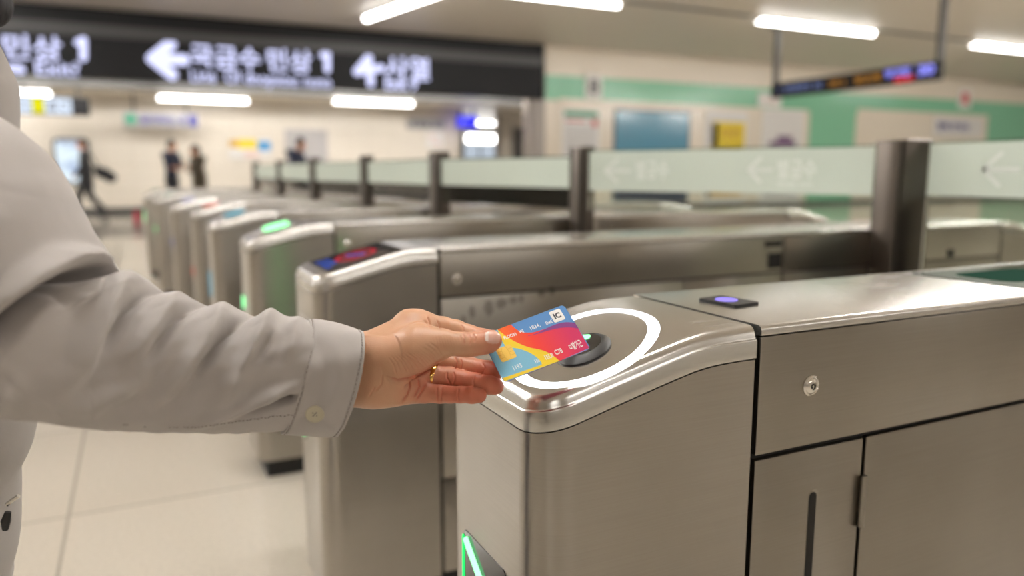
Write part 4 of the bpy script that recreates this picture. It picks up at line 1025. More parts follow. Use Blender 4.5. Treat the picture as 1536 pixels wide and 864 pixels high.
# redness of the fingertips and palm, as in the skin itself
tips = [(742, 511, .757), (752, 508, .792), (745, 557, .777), (740, 579, .767), (715, 593, .762)]
pink = np.zeros(len(HV))
for t in tips: pink = np.maximum(pink, np.exp(-(np.linalg.norm(HV - w3(*t), axis=1) / .026) ** 2))
low = np.clip((HP[:, 1] - 528) / 40, 0, 1) * np.clip((HP[:, 0] - 585) / 50, 0, 1); pink = np.clip(pink * .8 + low * .65 + dark * .55, 0, 1)
pink *= np.where(HP[:, 0] < 690, np.where(HP[:, 1] < 530, .45, 1), 1)
def skin_mat(name, base, red, rough=.42):
    m = mat(name, base, rough, Subsurface_Weight=.08, Subsurface_Scale=.006)
    bsdf(m).inputs['Subsurface Radius'].default_value = (1, .35, .2)
    at = N(m, 'ShaderNodeAttribute', attribute_name='pink'); mx = N(m, 'ShaderNodeMixRGB'); mx.inputs[1].default_value = base; mx.inputs[2].default_value = red
    tc = N(m, 'ShaderNodeTexCoord'); nz = N(m, 'ShaderNodeTexNoise'); nz.inputs['Scale'].default_value = 60; nz.inputs['Detail'].default_value = 5
    L(m, tc.outputs['Object'], nz.inputs['Vector'])
    ad = N(m, 'ShaderNodeMath', operation='MULTIPLY_ADD'); ad.inputs[1].default_value = .5; ad.inputs[2].default_value = -.25; L(m, nz.outputs[0], ad.inputs[0])
    a2 = N(m, 'ShaderNodeMath', operation='ADD', use_clamp=True); L(m, at.outputs['Fac'], a2.inputs[0]); L(m, ad.outputs[0], a2.inputs[1]); L(m, a2.outputs[0], mx.inputs[0]); L(m, mx.outputs[0], bsdf(m).inputs['Base Color'])
    n3 = N(m, 'ShaderNodeTexNoise'); n3.inputs['Scale'].default_value = 700; n3.inputs['Detail'].default_value = 3; L(m, tc.outputs['Object'], n3.inputs['Vector'])
    b = N(m, 'ShaderNodeBump'); b.inputs['Strength'].default_value = .28; b.inputs['Distance'].default_value = .0006; L(m, n3.outputs[0], b.inputs['Height']); L(m, b.outputs[0], bsdf(m).inputs['Normal'])
    return m
M['skin'] = skin_mat('skin', (.60, .335, .205, 1), (.56, .17, .10, 1))
def cq(xr, fwd, z): return np.array((RT * xr + FH * fwd)[:]) + np.array((0, 0, z))
RTh, FHh, UPh = np.array(RT[:]), np.array(FH[:]), np.array((0, 0, 1.0))
owner = empty('person', cq(-.74, .74, 0), 'person in a pale grey jacket at left reaching out to hold a card', 'person')
def own(name, V, F, m): return fast_mesh(name, np.asarray(V) - np.array(owner.location[:]), F, m, owner)
# coarse rest of the body: head, torso, legs, the arm inside the sleeve, the other arm and hand
bl = np.min([cq(a, b, c) for a in (-1.12, -.2) for b in (.42, 1.0) for c in (0, 1.5)], 0); bh = np.max([cq(a, b, c) for a in (-1.12, -.2) for b in (.42, 1.0) for c in (0, 1.5)], 0)
bh[2] = 1.48; bl[2] = -.005
BF = Field(bl, bh, .0065)
hc = cq(-.60, .70, 1.325); fd = (RTh * .72 - FHh * .69); fd /= np.linalg.norm(fd); ld = np.cross(UPh, fd)
HR = np.array([ld, fd, UPh])
BF.cone(cq(-.74, .74, .70), cq(-.72, .72, .92), .13, .115, 0, flat=(FHh, .75)); BF.cone(cq(-.72, .72, .92), cq(-.72, .72, 1.08), .12, .125, .05, flat=(FHh, .7))
BF.cone(cq(-.88, .73, 1.12), cq(-.56, .70, 1.12), .055, .055, .05)
BF.cone(cq(-.71, .72, 1.12), cq(-.625, .705, 1.25), .055, .05, .03)
BF.ell(hc, [.074, .092, .112], .02, rot=HR)
BF.ell(hc + fd * .035 - UPh * .062, [.052, .05, .05], .03, rot=HR)                 # jaw and chin
BF.cone(hc + fd * .086 + UPh * .012, hc + fd * .104 - UPh * .022, .008, .013, .012)   # nose
BF.cone(hc + fd * .088 - UPh * .050 - ld * .016, hc + fd * .088 - UPh * .050 + ld * .016, .007, .007, .006)   # lips
BF.cone(hc + fd * .087 - UPh * .060 - ld * .012, hc + fd * .087 - UPh * .060 + ld * .012, .007, .007, .006)
for s in (-1, 1):
    BF.ell(hc + ld * s * .076 - UPh * .008 - fd * .005, [.012, .022, .032], .008, rot=HR)     # ears
    BF.cone(hc + fd * .080 + ld * s * .018 + UPh * .032, hc + fd * .076 + ld * s * .042 + UPh * .032, .009, .008, .012)   # brows
    hip = cq(-.74 + s * .085, .745, .69); kn = cq(-.735 + s * .095, .725, .37); an = cq(-.735 + s * .095, .755, .07)
    BF.cone(hip, kn, .085, .058, .04); BF.cone(kn, an, .055, .040, .02); BF.cone(an, an - FHh * .13 - UPh * .035, .035, .028, .02)
# arm inside the sleeve meets the fine hand mesh
sh, el, wr = cq(-.55, .69, 1.10), w3(78, 480, .645), w3(500, 562, .777)
BF.cone(sh, el, .042, .034, .03); md = w3(300, 542, .735); BF.cone(el, md, .034, .026, .0); BF.cone(md, wr, .026, .029, .01, flat=(FWn, .85))
# other arm hanging with a relaxed hand
s2, e2_, w2 = cq(-.90, .73, 1.11), cq(-.965, .77, .84), cq(-.955, .70, .62)
BF.cone(s2, e2_, .05, .042, .03); BF.cone(e2_, w2, .04, .028, .02)
BV, BFc = BF.mesh()
hf = Field(w2 - [.10, .10, .20], w2 + [.10, .10, .05], .0028)
hf.cone(w2 + UPh * .03, w2 - UPh * .01, .029, .029, 0, flat=(RTh, .8)); hf.cone(w2 - UPh * .03, w2 - UPh * .07, .036, .037, .02, flat=(RTh, .45))
pb_ = hf.d.copy(); out = None
for k, (o_, ln_, r_) in enumerate(((-.030, .075, .0088), (-.010, .084, .0092), (.010, .080, .0090), (.030, .062, .0078), (.040, .055, .010))):
    f_ = Field(w2 - [.10, .10, .20], w2 + [.10, .10, .05], .0028); f_.n = hf.n
    if k < 4:
        a_ = w2 + FHh * o_ - UPh * .085; b_ = a_ - UPh * ln_ * .45 - RTh * -.006; c_ = b_ - UPh * ln_ * .35 + RTh * .016; d_ = c_ - UPh * ln_ * .2 + RTh * .014
        f_.cone(a_ + UPh * .02, b_, r_ * 1.05, r_, 0); f_.cone(b_, c_, r_, r_ * .92, .003); f_.cone(c_, d_, r_ * .92, r_ * .8, .003)
    else:
        a_ = w2 - FHh * .02 - UPh * .03; b_ = a_ - FHh * .032 - UPh * .028 + RTh * .014; c_ = b_ - UPh * .032 - FHh * .006 + RTh * .008
        f_.cone(a_, b_, .015, .012, 0); f_.cone(b_, c_, .0115, .009, .003)
    q_ = smin(pb_, f_.d, .006); out = q_ if out is None else np.minimum(out, q_)
hf.d = out; OV, OF_ = hf.mesh()
AV = np.concatenate([HV2, BV, OV]); AF = np.concatenate([HF, BFc + len(HV2), OF_ + len(HV2) + len(BV)])
body = own('body', AV, AF, M['skin'])
pa = np.concatenate([pink, np.full(len(BV), .15), np.full(len(OV), .35)]).astype(np.float32)
at_ = body.data.attributes.new('pink', 'FLOAT', 'POINT'); at_.data.foreach_set('value', pa)
# finger nails: thin plates that follow the skin
M['nail'] = mat('finger_nail', (.70, .40, .32, 1), .25, Coat_Weight=.3)
M['nail_glint'] = mat('painted_nail_glint', (.74, .60, .53, 1), .3)  # pale colour of the highlight painted on the thumb nail
fcen = HV2[HF].mean(1); fnor = HN[HF].mean(1); fp = proj(fcen)
def patch(name, mask, lift, m):
    F_ = HF[mask]; ids, inv = np.unique(F_.ravel(), return_inverse=True); F2 = inv.reshape(-1, 4)
    own(name, HV2[ids] + HN[ids] * lift, F2, m)
ang = math.radians(4); u_ = (fp[:, 0] - 740.5) * math.cos(ang) + (fp[:, 1] - 506) * math.sin(ang); v_ = -(fp[:, 0] - 740.5) * math.sin(ang) + (fp[:, 1] - 506) * math.cos(ang)
ok = (fnor @ FWn < .25) & (fp[:, 2] < .766)
patch('nail', ok & ((np.abs(u_ + 1) / 10.5) ** 4 + (np.abs(v_) / 9.5) ** 4 < 1), .0004, M['nail'])
patch('nail_highlight', ok & (u_ < -8.2) & (u_ > -13.0) & (np.abs(v_) < 7.2 + (u_ + 8) * .25), .0005, M['nail_glint'])  # reflected highlight at the nail base, painted as a pale patch
for t, r_ in (((744, 579.5, .7670), .0105), ((719, 593, .7625), .0095), ((747, 557, .778), .0095), ((752, 509, .792), .0095)):
    cc = w3(*t); dd = np.linalg.norm(fcen - cc - RTn * .002, axis=1); patch('nail', (dd < r_ * 1.15) & (fnor @ (FWn * .75 + RTn * .35) > .62), .0005, M['nail'])
# gold ring
rc_ = w3(651, 564, .786); ax_ = w3(662, 565.5, .7845) - w3(640, 560.5, .7875)
mm = frame_mtx(Vector(rc_) - owner.location, Vector(ax_))
M['gold'] = mat('gold', (.78, .48, .14, 1), .18, 1.0)
bm = bmesh.new(); n = 48; pr = [(.0104, -.0026), (.0116, -.0026), (.0122, -.0014), (.0122, .0014), (.0116, .0026), (.0104, .0026)]
rings = [[bm.verts.new(mm @ Vector((r_ * math.cos(2 * PI * i / n), r_ * math.sin(2 * PI * i / n), h_))) for i in range(n)] for r_, h_ in pr]
for a, b in zip(rings, rings[1:] + rings[:1]):
    for i in range(n): bm.faces.new((a[i], a[(i + 1) % n], b[(i + 1) % n], b[i]))
tag(build('ring', bm, M['gold'], owner, 40), 'gold ring on the third finger')
# eyes
for s in (-1, 1):
    c_ = hc + fd * .074 + ld * s * .030 + UPh * .016
    ey = lathe('eye', [(.0005, -.012), (.009, -.008), (.012, 0), (.009, .008), (.004, .0112), (.0005, .012)], frame_mtx(Vector(c_) - owner.location, Vector(fd)), mat('eye_white', (.8, .78, .74, 1), .2), owner, 20, 180)
    lathe('iris', [(.0055, .0104), (.0045, .0118), (.0005, .0125)], frame_mtx(Vector(c_) - owner.location, Vector(fd)), M['dark_ink'], ey, 16, 180)
M['lip'] = mat('lips', (.45, .14, .11, 1), .4)
lf = Field(hc + fd * .08 - UPh * .055 - .04, hc + fd * .08 - UPh * .055 + .04, .002)
lf.cone(hc + fd * .0905 - UPh * .0495 - ld * .015, hc + fd * .0905 - UPh * .0495 + ld * .015, .0055, .0055, 0); lf.cone(hc + fd * .089 - UPh * .059 - ld * .012, hc + fd * .089 - UPh * .059 + ld * .012, .0062, .0062, 0)
own('lips', *lf.mesh(), M['lip'])
# hair: a dark chin-length bob
M['hair'] = noisy(mat('dark_hair', (.012, .011, .016, 1), .55), 6, (.008, .007, .010, 1), (.03, .027, .033, 1), (60, 60, 4), bump=.6)
hh2 = Field(hc - [.17, .17, .2], hc + [.17, .17, .16], .004)
hh2.ell(hc + UPh * .018 - fd * .014, [.092, .104, .118], 0, rot=HR)
for s in (-1, 1):
    hh2.cone(hc + ld * s * .062 + UPh * .03 - fd * .02, hc + ld * s * .080 - UPh * .105 - fd * .015, .045, .038, .03)
hh2.cone(hc - fd * .055 + UPh * .02, hc - fd * .062 - UPh * .10, .07, .055, .03)
hh2.cone(w3(-60, -60, .70), w3(-26, 4, .70), .034, .024, .04)
hh2.ell(hc + fd * .072 - UPh * .035, [.062, .070, .092], 0, rot=HR, op='cut')
own('hair', *hh2.mesh(), M['hair'])

# ------------------------------------------------------------------ jacket
def cloth_mat(name, lo_, hi_, scale=900):
    m = mat(name, hi_, .85, Sheen_Weight=.25)
    tc = N(m, 'ShaderNodeTexCoord'); nz = N(m, 'ShaderNodeTexNoise'); nz.inputs['Scale'].default_value = 14; nz.inputs['Detail'].default_value = 6
    L(m, tc.outputs['Object'], nz.inputs['Vector']); r = N(m, 'ShaderNodeValToRGB'); r.color_ramp.elements[0].color = lo_; r.color_ramp.elements[1].color = hi_; r.color_ramp.elements[0].position = .3; r.color_ramp.elements[1].position = .7
    L(m, nz.outputs[0], r.inputs[0]); L(m, r.outputs[0], bsdf(m).inputs['Base Color'])
    n2 = N(m, 'ShaderNodeTexNoise'); n2.inputs['Scale'].default_value = scale; n2.inputs['Detail'].default_value = 2; L(m, tc.outputs['Object'], n2.inputs['Vector'])
    n3 = N(m, 'ShaderNodeTexNoise'); n3.inputs['Scale'].default_value = 55; n3.inputs['Detail'].default_value = 4; L(m, tc.outputs['Object'], n3.inputs['Vector'])
    ad = N(m, 'ShaderNodeMath', operation='MULTIPLY_ADD'); ad.inputs[1].default_value = .25; L(m, n2.outputs[0], ad.inputs[0]); L(m, n3.outputs[0], ad.inputs[2])
    b = N(m, 'ShaderNodeBump'); b.inputs['Strength'].default_value = .35; b.inputs['Distance'].default_value = .0012; L(m, ad.outputs[0], b.inputs['Height']); L(m, b.outputs[0], bsdf(m).inputs['Normal'])
    return m
M['jacket'] = cloth_mat('pale_grey_cotton', (.395, .365, .348, 1), (.435, .405, .39, 1))
M['thread'] = mat('grey_thread', (.30, .27, .25, 1), .9)
M['shirt'] = cloth_mat('dark_navy_knit', (.010, .011, .020, 1), (.016, .017, .03, 1))
M['trousers'] = cloth_mat('navy_denim', (.02, .03, .09, 1), (.03, .045, .12, 1))
M['shoe'] = mat('dark_shoe', (.02, .02, .022, 1), .5)
def prof_field(F, zs, As, Bs, cx, cy, grow=0.0):
    X, Y, Z = F.ax[0][:, None, None], F.ax[1][None, :, None], F.ax[2][None, None, :]
    xr = X * RTh[0] + Y * RTh[1]; fw = X * FHh[0] + Y * FHh[1]
    a = np.interp(F.ax[2], zs, As)[None, None, :] + grow; b = np.interp(F.ax[2], zs, Bs)[None, None, :] + grow; c = np.interp(F.ax[2], zs, cx)[None, None, :]; cc = np.interp(F.ax[2], zs, cy)[None, None, :]
    ex, ey_ = (xr - c), (fw - cc)
    d = (np.sqrt((ex / a) ** 2 + (ey_ / b) ** 2) - 1) * np.minimum(a, b) * .9
    return d, ex, ey_, Z
jl, jh = bl.copy(), bh.copy(); jl[2] = .55; jh[2] = 1.28
JF = Field(jl, jh, .005)
zs = [.58, .70, .83, .95, 1.06, 1.13, 1.18, 1.22, 1.26]
As = [.185, .207, .248, .246, .258, .252, .230, .12, .075]; Bs = [.15, .15, .15, .145, .14, .135, .115, .085, .07]
cxs = [-.725, -.725, -.725, -.72, -.72, -.72, -.72, -.70, -.685]; cys = [.735, .73, .72, .72, .72, .72, .72, .715, .71]
dO, ex, ey_, Z = prof_field(JF, zs, As, Bs, cxs, cys)
fold = .004 * np.sin(ex * 70 + Z * 9) * np.sin(Z * 23 + ex * 12)
dO = dO + fold
dI, *_ = prof_field(JF, zs, As, Bs, cxs, cys, -.012)
sh_ = np.maximum(dO, -(dI + fold))
sh_ = np.maximum(sh_, np.maximum(.605 - Z, Z - 1.235)); 
wedge = np.maximum(np.abs(ex + .02) - (.165 + .05 * (Z < .8)), ey_)                # open front, towards the camera
JF.d = np.maximum(sh_, -wedge).astype(np.float32)
jk = own('jacket', *JF.mesh(), M['jacket'])
dS, ex, ey_, Z = prof_field(JF, zs, As, Bs, cxs, cys, -.030)
JF.d = np.maximum(dS, np.maximum(.63 - Z, Z - 1.22)).astype(np.float32); own('shirt', *JF.mesh(), M['shirt'])
tl_, th_ = bl.copy(), bh.copy(); th_[2] = .78; tl_[2] = .03
TF = Field(tl_, th_, .006)
TF.cone(cq(-.74, .74, .72), cq(-.74, .74, .64), .15, .15, 0, flat=(FHh, .8))
for s in (-1, 1):
    hip = cq(-.74 + s * .085, .745, .66); kn = cq(-.735 + s * .095, .725, .37); an = cq(-.735 + s * .095, .755, .10)
    TF.cone(hip, kn, .105, .078, .03); TF.cone(kn, an, .076, .066, .02)
TF.clip_plane((0, 0, .075), (0, 0, -1)); own('trousers', *TF.mesh(), M['trousers'])
for s in (-1, 1):
    an = cq(-.735 + s * .095, .755, .07); SF = Field(an - [.3, .3, .075], an + [.3, .3, .06], .005)
    SF.cone(an - UPh * .02, an - UPh * .03 - FHh * .15, .046, .040, .02); SF.cone(an - UPh * .03 + FHh * .02, an - UPh * .03, .042, .042, .02)
    SF.clip_plane((0, 0, .003), (0, 0, -1)); own('shoe', *SF.mesh(), M['shoe'])
RF = Field(s2 - [.2, .2, .5], s2 + [.2, .2, .12], .005)
RF.cone(cq(-.86, .725, 1.14), s2, .075, .078, 0); RF.cone(s2, e2_, .076, .066, .03); RF.cone(e2_, e2_ + (w2 - e2_) * .82, .064, .050, .02); RF.clip_plane(e2_ + (w2 - e2_) * .84, w2 - e2_)
own('sleeve', *RF.mesh(), M['jacket'])
# zip pull and toggle at the open front edge
def front_pt(x, y, d): return P(x, y, d) - owner.location
bm = bmesh.new(); add_tube(bm, [front_pt(10, 757, .752), front_pt(19, 750, .752), front_pt(28, 744, .752)], .0022, 8); build('zip_pull', bm, M['chrome'], owner, 40)
bm = bmesh.new(); add_tube(bm, [front_pt(12, 768, .752), front_pt(9, 781, .752), front_pt(8, 794, .755)], [.003, .0045, .003], 8); build('toggle', bm, M['black_plastic'], owner, 40)

# sleeve: rings between an upper and a lower outline, swelling towards the camera
ST = [  # top(px), bottom(px), depth, front-back radius (m), bulge px
    (475, 486, 438, 645, .755, .043, 28), (457, 481, 418, 646, .752, .046, 28), (435, 476, 396, 647, .748, .048, 26), (405, 473, 368, 648, .742, .050, 24), (370, 470, 335, 648, .734, .052, 22), (335, 462, 302, 648, .724, .054, 20),
    (300, 455, 270, 647, .712, .056, 18), (262, 445, 236, 646, .698, .059, 16), (225, 430, 206, 645, .684, .062, 14), (192, 416, 172, 643, .668, .065, 12), (168, 408, 144, 640, .652, .069, 10), (148, 388, 116, 636, .636, .073, 8),
    (124, 354, 84, 630, .620, .078, 6), (96, 316, 44, 626, .606, .083, 3), (68, 262, -22, 612, .598, .087, 0), (38, 212, -106, 566, .598, .090, 0), (-30, 160, -190, 500, .608, .090, 0), (-120, 110, -270, 420, .628, .085, 0), (-200, 70, -330, 340, .655, .075, 0)]
ST = np.array(ST, float)
def crom(tab, t):
    n = len(tab); i = np.clip(np.floor(t).astype(int), 0, n - 2); f = (t - i)[:, None]
    p0, p1, p2, p3 = tab[np.clip(i - 1, 0, n - 1)], tab[i], tab[i + 1], tab[np.clip(i + 2, 0, n - 1)]
    return .5 * (2 * p1 + (p2 - p0) * f + (2 * p0 - 5 * p1 + 4 * p2 - p3) * f ** 2 + (3 * p1 - p0 - 3 * p2 + p3) * f ** 3)
def loft(tab, nu, nv, grow=0.0):
    t = np.linspace(0, len(tab) - 1, nu); s = crom(tab, t); a = np.linspace(0, 2 * PI, nv, endpoint=False)
    ca, sa = np.cos(a)[None, :], np.sin(a)[None, :]
    # slightly squared section
    pw = .86; ca_ = np.sign(ca) * np.abs(ca) ** pw; sa_ = np.sign(sa) * np.abs(sa) ** pw
    tx, ty, bx, by, d, rd, bu = [s[:, i][:, None] for i in range(7)]
    mx_, my_ = (tx + bx) / 2, (ty + by) / 2; hx, hy = (tx - bx) / 2, (ty - by) / 2; g_ = 1 + grow / np.maximum(np.hypot(hx, hy) * d / FPX, .01)
    x = mx_ + hx * ca_ * g_ + bu * sa; y = my_ + hy * ca_ * g_ + 0 * sa; dd = d - (rd + grow) * sa_
    # keep the pixel outline while the depth changes: place by the centre depth, then move along the view axis
    V = Cn + (FWn + RTn * ((x - 768) / FPX)[..., None] - UPn * ((y - 432) / FPX)[..., None]) * d[..., None] - FWn * ((rd + grow) * sa_)[..., None] * .97
    return V, np.stack([x, y], -1), np.broadcast_to(sa, x.shape)
def grid_faces(nu, nv):
    i = np.arange(nu - 1)[:, None]; j = np.arange(nv)[None, :]; j2 = (j + 1) % nv
    return np.stack([i * nv + j, (i + 1) * nv + j, (i + 1) * nv + j2, i * nv + j2], -1).reshape(-1, 4)
nu, nv = 420, 190
SV, SP, SA = loft(ST, nu, nv); SF_ = grid_faces(nu, nv); V = SV.reshape(-1, 3); SNn = vnormals(V, SF_)
if (SNn * (V - V.reshape(nu, nv, 3).mean(1).repeat(nv, 0))).sum() < 0: SNn = -SNn; SF_ = SF_[:, ::-1]
pxy = SP.reshape(-1, 2); sa = SA.reshape(-1)
folds = [  # polyline in photo px, amplitude mm, half width px, skew
    ([(170, 402), (150, 424), (124, 460), (94, 505)], -44, 11), ([(128, 440), (104, 474), (70, 520)], -14, 18), ([(150, 372), (136, 398), (108, 440), (70, 490)], 12, 18),
    ([(152, 428), (160, 446), (166, 456)], -9, 7), ([(172, 418), (178, 440), (160, 458)], 7, 7), ([(192, 408), (204, 440), (202, 480), (180, 540), (140, 590)], 11, 19), ([(243, 436), (232, 462), (224, 490), (206, 520)], -9, 10),
    ([(262, 440), (276, 462), (262, 500), (236, 540)], 8, 15), ([(306, 452), (294, 474), (282, 502), (262, 540)], -9, 11), ([(333, 454), (344, 480), (336, 510), (312, 548), (280, 590)], 9, 15),
    ([(377, 474), (364, 496), (348, 524), (318, 566)], -12, 10), ([(408, 466), (412, 492), (398, 530), (376, 570), (350, 606)], 10, 15), ([(424, 500), (412, 526), (384, 556)], -5, 8), ([(448, 476), (456, 500), (452, 540)], 5, 11),
    ([(458, 572), (424, 586), (386, 600), (340, 614), (296, 634)], 8, 11), ([(466, 586), (446, 594), (412, 606), (372, 616)], -8, 7), ([(462, 590), (444, 592), (430, 598)], -8, 5), ([(255, 560), (200, 590), (140, 604)], 5, 18), ([(300, 540), (250, 590), (180, 624)], -5, 18),
    ([(330, 560), (300, 592), (262, 620)], -4, 13), ([(60, 300), (50, 400), (30, 500)], 6, 40), ([(20, 260), (0, 380), (-30, 480)], -8, 30), ([(100, 560), (60, 590), (10, 590)], 5, 20)]
dsp = np.zeros(len(V))
frontw = np.clip(sa * 2.2 + .75, 0, 1)
for poly, amp, w in folds:
    d, tt = seg_dist(pxy, poly); fade = np.clip(np.minimum(tt + .12, 1 - tt + .02) * 3.2, 0, 1); dsp += amp * .001 * (1.25 if amp > 0 else 1.15) * np.exp(-(d / (w * .85)) ** 2) * fade * frontw
u_ = np.linspace(0, 1, nu).repeat(nv); a_ = np.tile(np.linspace(0, 2 * PI, nv, endpoint=False), nu)
dsp += .003 * np.sin(u_ * 46 + 1.3 * np.sin(a_ * 2)) * np.clip(-sa * 2 - .5, 0, 1) * (u_ < .55)                     # folds on the far side
dsp += .0007 * (u_ < .5) * np.sin(pxy[:, 0] * .11 + pxy[:, 1] * .16) * np.sin(pxy[:, 0] * .047 - pxy[:, 1] * .09 + 1)
dsp *= np.clip(u_ * 40, .0, 1)
sl = own('sleeve', V + SNn * dsp[:, None], SF_, M['jacket'])
# stitched placket seam along the underside of the sleeve
SVd = (V + SNn * dsp[:, None])
def on_surface(x, y, VV, NN, xy, sa_, lift=.0004):
    d = (xy[:, 0] - x) ** 2 + (xy[:, 1] - y) ** 2 + np.where(sa_ < -.2, 1e6, 0); i = int(np.argmin(d)); return Vector(VV[i] + NN[i] * lift), Vector(NN[i])
def stitches(name, poly, VV, NN, sa_, par, step=5.2, r=.00055):
    xy = proj(VV)[:, :2]; bm = bmesh.new(); pts = []
    for a, b in zip(poly, poly[1:]):
        n_ = max(1, int(math.hypot(b[0] - a[0], b[1] - a[1]) / step))
        pts += [(a[0] + (b[0] - a[0]) * k / n_, a[1] + (b[1] - a[1]) * k / n_) for k in range(n_)]
    for (x, y), (x2, y2) in zip(pts, pts[1:]):
        p_, _ = on_surface(x, y, VV, NN, xy, sa_); q_, _ = on_surface(x + (x2 - x) * .6, y + (y2 - y) * .6, VV, NN, xy, sa_)
        if 1e-5 < (p_ - q_).length < .02: add_tube(bm, [p_ - owner.location, q_ - owner.location], r, 5)
    return build(name, bm, M['thread'], par, 60)
stitches('placket_stitching', [(440, 622), (400, 626), (350, 633), (300, 640), (230, 641), (160, 634)], SVd, SNn, sa, sl)

# cuff
CT = np.array([(463, 482.5, 422, 647, .757, .046, 30), (478, 484, 437, 647, .758, .047, 30), (505, 489, 464, 648, .761, .046, 30), (528, 495, 488, 650, .764, .044, 29), (541, 498.5, 503, 650, .766, .043, 28)], float)
nc, mc = 90, 220
OVc, OPc, OA = loft(CT, nc, mc, .0028); IVc, _, _ = loft(CT, nc, mc, -.0022)
O = OVc.reshape(-1, 3).copy(); I_ = IVc.reshape(-1, 3)
gf = grid_faces(nc, mc); ON = vnormals(O, gf)
if (ON * (O - O.reshape(nc, mc, 3).mean(1).repeat(mc, 0))).sum() < 0: ON = -ON; gf = gf[:, ::-1]
uu = np.linspace(0, 1, nc).repeat(mc); aa = np.tile(np.linspace(0, 2 * PI, mc, endpoint=False), nc); oxy = proj(O)[:, :2]
cd = .0009 * np.sin(aa * 7 + uu * 5) * np.sin(aa * 3 + 1) - .0009 * np.exp(-((uu - .08) / .03) ** 2) - .0009 * np.exp(-((uu - .90) / .03) ** 2)
for poly, amp, w in (([(470, 500), (490, 560), (470, 620)], -.0016, 12), ([(505, 520), (512, 570), (490, 610)], .0016, 12), ([(452, 628), (480, 632), (502, 640)], -.002, 8)):
    d, tt = seg_dist(oxy, poly); cd += amp * np.exp(-(d / w) ** 2) * (OA.reshape(-1) > 0)
O = O + ON * cd[:, None]
n0 = nc * mc; lip = np.arange(mc); l2 = (lip + 1) % mc
end = np.stack([(nc - 1) * mc + lip, (nc - 1) * mc + l2, n0 + (nc - 1) * mc + l2, n0 + (nc - 1) * mc + lip], 1); st_ = np.stack([lip, l2, n0 + l2, n0 + lip], 1)
cuff = own('cuff', np.concatenate([O, I_]), np.concatenate([gf, gf[:, ::-1] + n0, end, st_[:, ::-1]]), M['jacket'])
def ring_line(u): return [tuple(p) for p in proj(O[int(u * (nc - 1)) * mc:int(u * (nc - 1)) * mc + mc])[:, :2][2:mc // 2 - 1:3]]
stitches('cuff_stitching', ring_line(.90), O, ON, OA.reshape(-1), cuff, 4.6); stitches('cuff_stitching', ring_line(.08), O, ON, OA.reshape(-1), cuff, 4.6)
p_, n_ = on_surface(473, 621, O, ON, oxy, OA.reshape(-1), .0002)
M['button'] = mat('cream_button', (.50, .46, .34, 1), .35)
n_ = (n_ * .6 - Vector(FWn) * .55 - Vector(UPn) * .1).normalized()
mm = frame_mtx(p_ - owner.location + n_ * .0018, n_, RT)
bt = lathe('button', [(.0004, -.0016), (.0080, -.0014), (.0088, -.0002), (.0086, .0010), (.0074, .0014), (.0062, .0006), (.0004, .0006)], mm, M['button'], owner, 36)
bm = bmesh.new()
for x, y in ((-.0016, -.0016), (.0016, .0016), (-.0016, .0016), (.0016, -.0016)): add_lathe(bm, [(.0008, .0007), (.0008, .0009)], mm @ Matrix.Translation((x, y, 0)), 8)
add_tube(bm, [mm @ Vector((-.0016, -.0016, .0012)), mm @ Vector((.0016, .0016, .0012))], .0005, 5); build('button_thread', bm, M['thread'], bt)

